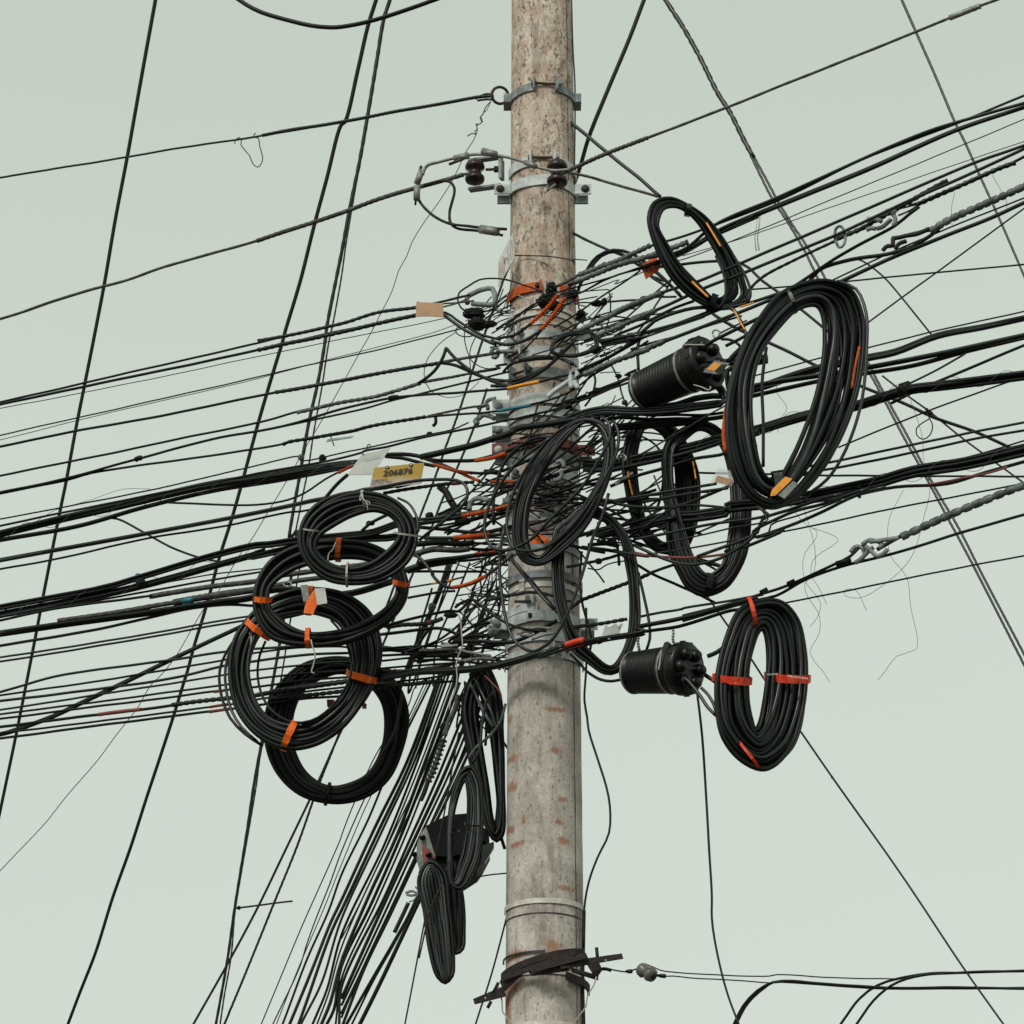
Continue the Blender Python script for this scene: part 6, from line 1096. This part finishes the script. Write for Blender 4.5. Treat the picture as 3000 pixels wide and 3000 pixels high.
# lashing wire spiralled round the heavy bundles, and small clips
def lash(label, s_, wd_, amp_, pitch, d, m='strand'):
    pp = path(s_, d); sp = cr_spline(pp, 9); V_ = []; rad = []; acc = 0
    for i, (x, y, Y) in enumerate(sp):
        j = min(len(sp)-1, i+1); k = max(0, j-1); dx, dy = sp[j][0]-sp[k][0], sp[j][1]-sp[k][1]; l = math.hypot(dx, dy) or 1; acc += l
        a = 2*math.pi*acc/pitch; q = P(x-dy/l*amp_*math.sin(a), y+dx/l*amp_*math.sin(a), Y+amp_*.0016*math.cos(a)); V_.append(q); rad.append(wd_*.5*M1(q))
    V, Fs = tube(V_, rad, 5); tag(obj('lashing_wire', V, Fs, m), label, 'wire', 'lashing wires on the bundles')
lash('thin lashing wire spiralled round the heavy left bundle', 'd -40 1100 330 1016 700 934 1200 819 1500 774 1932 704', 1.6, 15, 150, -.15)
lash('thin lashing wire round the twisted low left bundle', 'd -40 1560 380 1470 800 1370 1250 1250 1600 1150', 1.6, 17, 170, -.16)
lash('thin lashing wire round the thick right bundle', 'f 420 500 700 415 960 365 1150 305 1280 268 1500 242 1960 188', 1.6, 19, 160, -.16)
lash('thin lashing wire round the sagging right bundle', 'f 560 900 900 850 1100 805 1300 748 1600 700 1960 622', 1.6, 24, 180, -.16)
lash('thin lashing wire round the cables behind the hanging coils', 'q 200 820 400 780 650 730 900 670 1200 600 1430 530', 1.6, 24, 170, -.2)
# ================================================================== TIE-WIRE TANGLES: nobody could count these
def tangle(label, s_, rx, ry, n, d, wd=(2, 4), m='blk', dirn=None, seed=1, ln=(40, 130)):
    (cx, cy, Y), = path(s_, d); rr = random.Random(seed); parts = []
    for k in range(n):
        a = rr.uniform(0, 6.28); rad = math.sqrt(rr.random()); x = cx+rx*rad*math.cos(a); y = cy+ry*rad*math.sin(a)
        th = rr.gauss(dirn, .3) if dirn is not None else rr.uniform(0, 6.28); L0 = rr.uniform(*ln)*1.25; cv = rr.gauss(0, .07); pp = [(x, y, Y+rr.uniform(-.05, .05))]; z = pp[0][2]
        for j in range(5):
            th += cv+rr.gauss(0, .06); x += math.cos(th)*L0/5; y += math.sin(th)*L0/5; z += rr.uniform(-.01, .01); pp.append((x, y, z))
        parts.append(geo(pp, rr.uniform(*wd), sides=5, seed=k))
    V, Fs = merge(parts); o = obj('tie_wire_tangle', V, Fs, m); tag(o, label, 'wire tangle', 'tangles of tie wire round the pole', 'stuff')
tangle('thicket of dark wires left of the pole by the connector boxes', 'l 60 720', 60, 45, 17, -.1, dirn=-.5, seed=3)
tangle('knot of dark wires left of the middle bands', 'o 1600 900', 55, 70, 14, -.08, (3, 7), dirn=-.2, seed=4)
tangle('snarl of wires left of the lower clamps', 'r 1150 700', 80, 60, 20, -.1, (2, 6), dirn=-.35, seed=5, ln=(60, 180))
tangle('low snarl of wires above the long dark loops', 'r 1150 1150', 80, 55, 20, -.08, (2, 6), dirn=-.1, seed=6, ln=(60, 200))
tangle('pale strand scraps left of the lower clamps', 'r 1150 850', 60, 40, 16, -.14, (1.5, 4), 'strand', seed=7)
tangle('thin crossing wires right of the small round coil', 'l 1350 1100', 60, 60, 8, -.2, (2, 5), dirn=-.6, seed=8)
tangle('dark wires over the pole behind the loose coil', 'p 600 1000', 65, 110, 20, -.21, (3, 8), dirn=-.25, seed=9)
tangle('thicket of wires between the pole and hanging coils', 'p 1300 700', 70, 90, 13, -.12, (3, 7), dirn=-.4, seed=10)
tangle('criss-cross wires right of the pole under the loose coil', 'p 1200 1500', 60, 40, 10, -.1, (4, 9), dirn=-.1, seed=11)
tangle('wires knotted above the loose coil', 'l 1050 1750', 60, 35, 12, -.3, (2, 6), dirn=-.3, seed=12)
tangle('wire mess below the corrugated orange guards', 'o 1500 1650', 90, 40, 23, -.1, (3, 8), dirn=-.12, seed=13)
tangle('upright wires between the left coils and the pole', 'o 1650 1750', 50, 60, 8, -.05, (2, 5), 'brn', dirn=1.9, seed=14)
tangle('dark wires filling the fan top', 'r 1150 1650', 70, 70, 17, .05, (4, 8), dirn=1.25, seed=15)
tangle('near-level black wires crossing the pole front, upper clamps', 'w 900 1100', 75, 60, 8, -.22, (3, 7), dirn=-.35, seed=21, ln=(120, 260))
tangle('near-level black wires crossing the pole behind the loose coil', 'p 500 900', 80, 80, 17, -.23, (4, 9), dirn=-.25, seed=22, ln=(140, 300))
tangle('long dark wires bunched left of the pole at coil height', 'o 1250 1350', 90, 90, 16, -.1, (4, 9), dirn=-.14, seed=23, ln=(160, 300))
tangle('dark wires bunched between pole and hanging coils', 'p 1250 1250', 90, 70, 14, -.1, (4, 9), dirn=-.15, seed=24, ln=(160, 300))
tangle('dark wires running right above the upper closure', 'l 1500 900', 90, 60, 6, -.2, (3, 7), dirn=-.42, seed=25, ln=(150, 300))
tangle('low wires bunched left of the lowest clamp', 'r 700 1200', 110, 40, 14, -.08, (4, 8), dirn=-.05, seed=26, ln=(160, 300))
tangle('small dark wires curling round the upper clamps, left side', 'w 200 900', 45, 75, 20, -.14, (2, 5), dirn=-.6, seed=31, ln=(50, 160))
tangle('dark wires crossing the pole just under the orange band', 'w 900 600', 60, 35, 9, -.2, (2, 5), dirn=-.6, seed=32, ln=(60, 160))
tangle('small dark wires curling round the upper clamps, right side', 'w 1500 1000', 45, 75, 10, -.18, (2, 5), dirn=-.55, seed=33, ln=(60, 170))
tangle('thin dark wires over the bands beside the loose coil', 'x 500 900', 85, 70, 14, -.2, (3, 6), dirn=-.4, seed=34, ln=(90, 220))
tangle('dark wires between the red band and the closure', 'p 1400 350', 70, 40, 12, -.16, (3, 7), dirn=-.35, seed=35, ln=(90, 220))
tangle('dark cables bunched behind the U-shaped coil', 'p 1700 1450', 90, 40, 9, -.1, (5, 9), dirn=-.12, seed=36, ln=(160, 300))
# ================================================================== LABELS OF LINES LEAVING THE FRAME
ORD = 'first second third fourth fifth sixth seventh eighth ninth tenth eleventh twelfth thirteenth fourteenth fifteenth sixteenth seventeenth eighteenth nineteenth twentieth'.split()
TEN = {2: 'twenty', 3: 'thirty', 4: 'forty', 5: 'fifty'}
def ordw(i):
    if i <= 20: return ORD[i-1]
    t, u = divmod(i, 10); return (TEN[t]+'-'+ORD[u-1]) if u else TEN[t][:-1]+'ieth'
for e, lst in EDGE.items():
    lst.sort(key=lambda q: q[0])
    for i, (_, o) in enumerate(lst):
        way = 'from the top' if e in ('left', 'right') else 'from the left'
        l_ = o['label'].split(); o['label'] = ' '.join(l_[:7])+f', {ordw(i+1)} {way} on the {e} edge'
        if o.get('group') == 'drop cables fanning down left of the pole': o['label'] = ' '.join(l_[:7])+f', {ordw(i+1)} from the left on the bottom edge'
for i, o in enumerate([o for o in SC.objects if o.get('label', '').endswith('climbing through the tangle left of the pole')]):
    o['label'] = ('fine', 'thick', 'slim')[i % 3]+f' dark drop cable behind the tangle, {ordw(i+1)} from the left of those climbing'
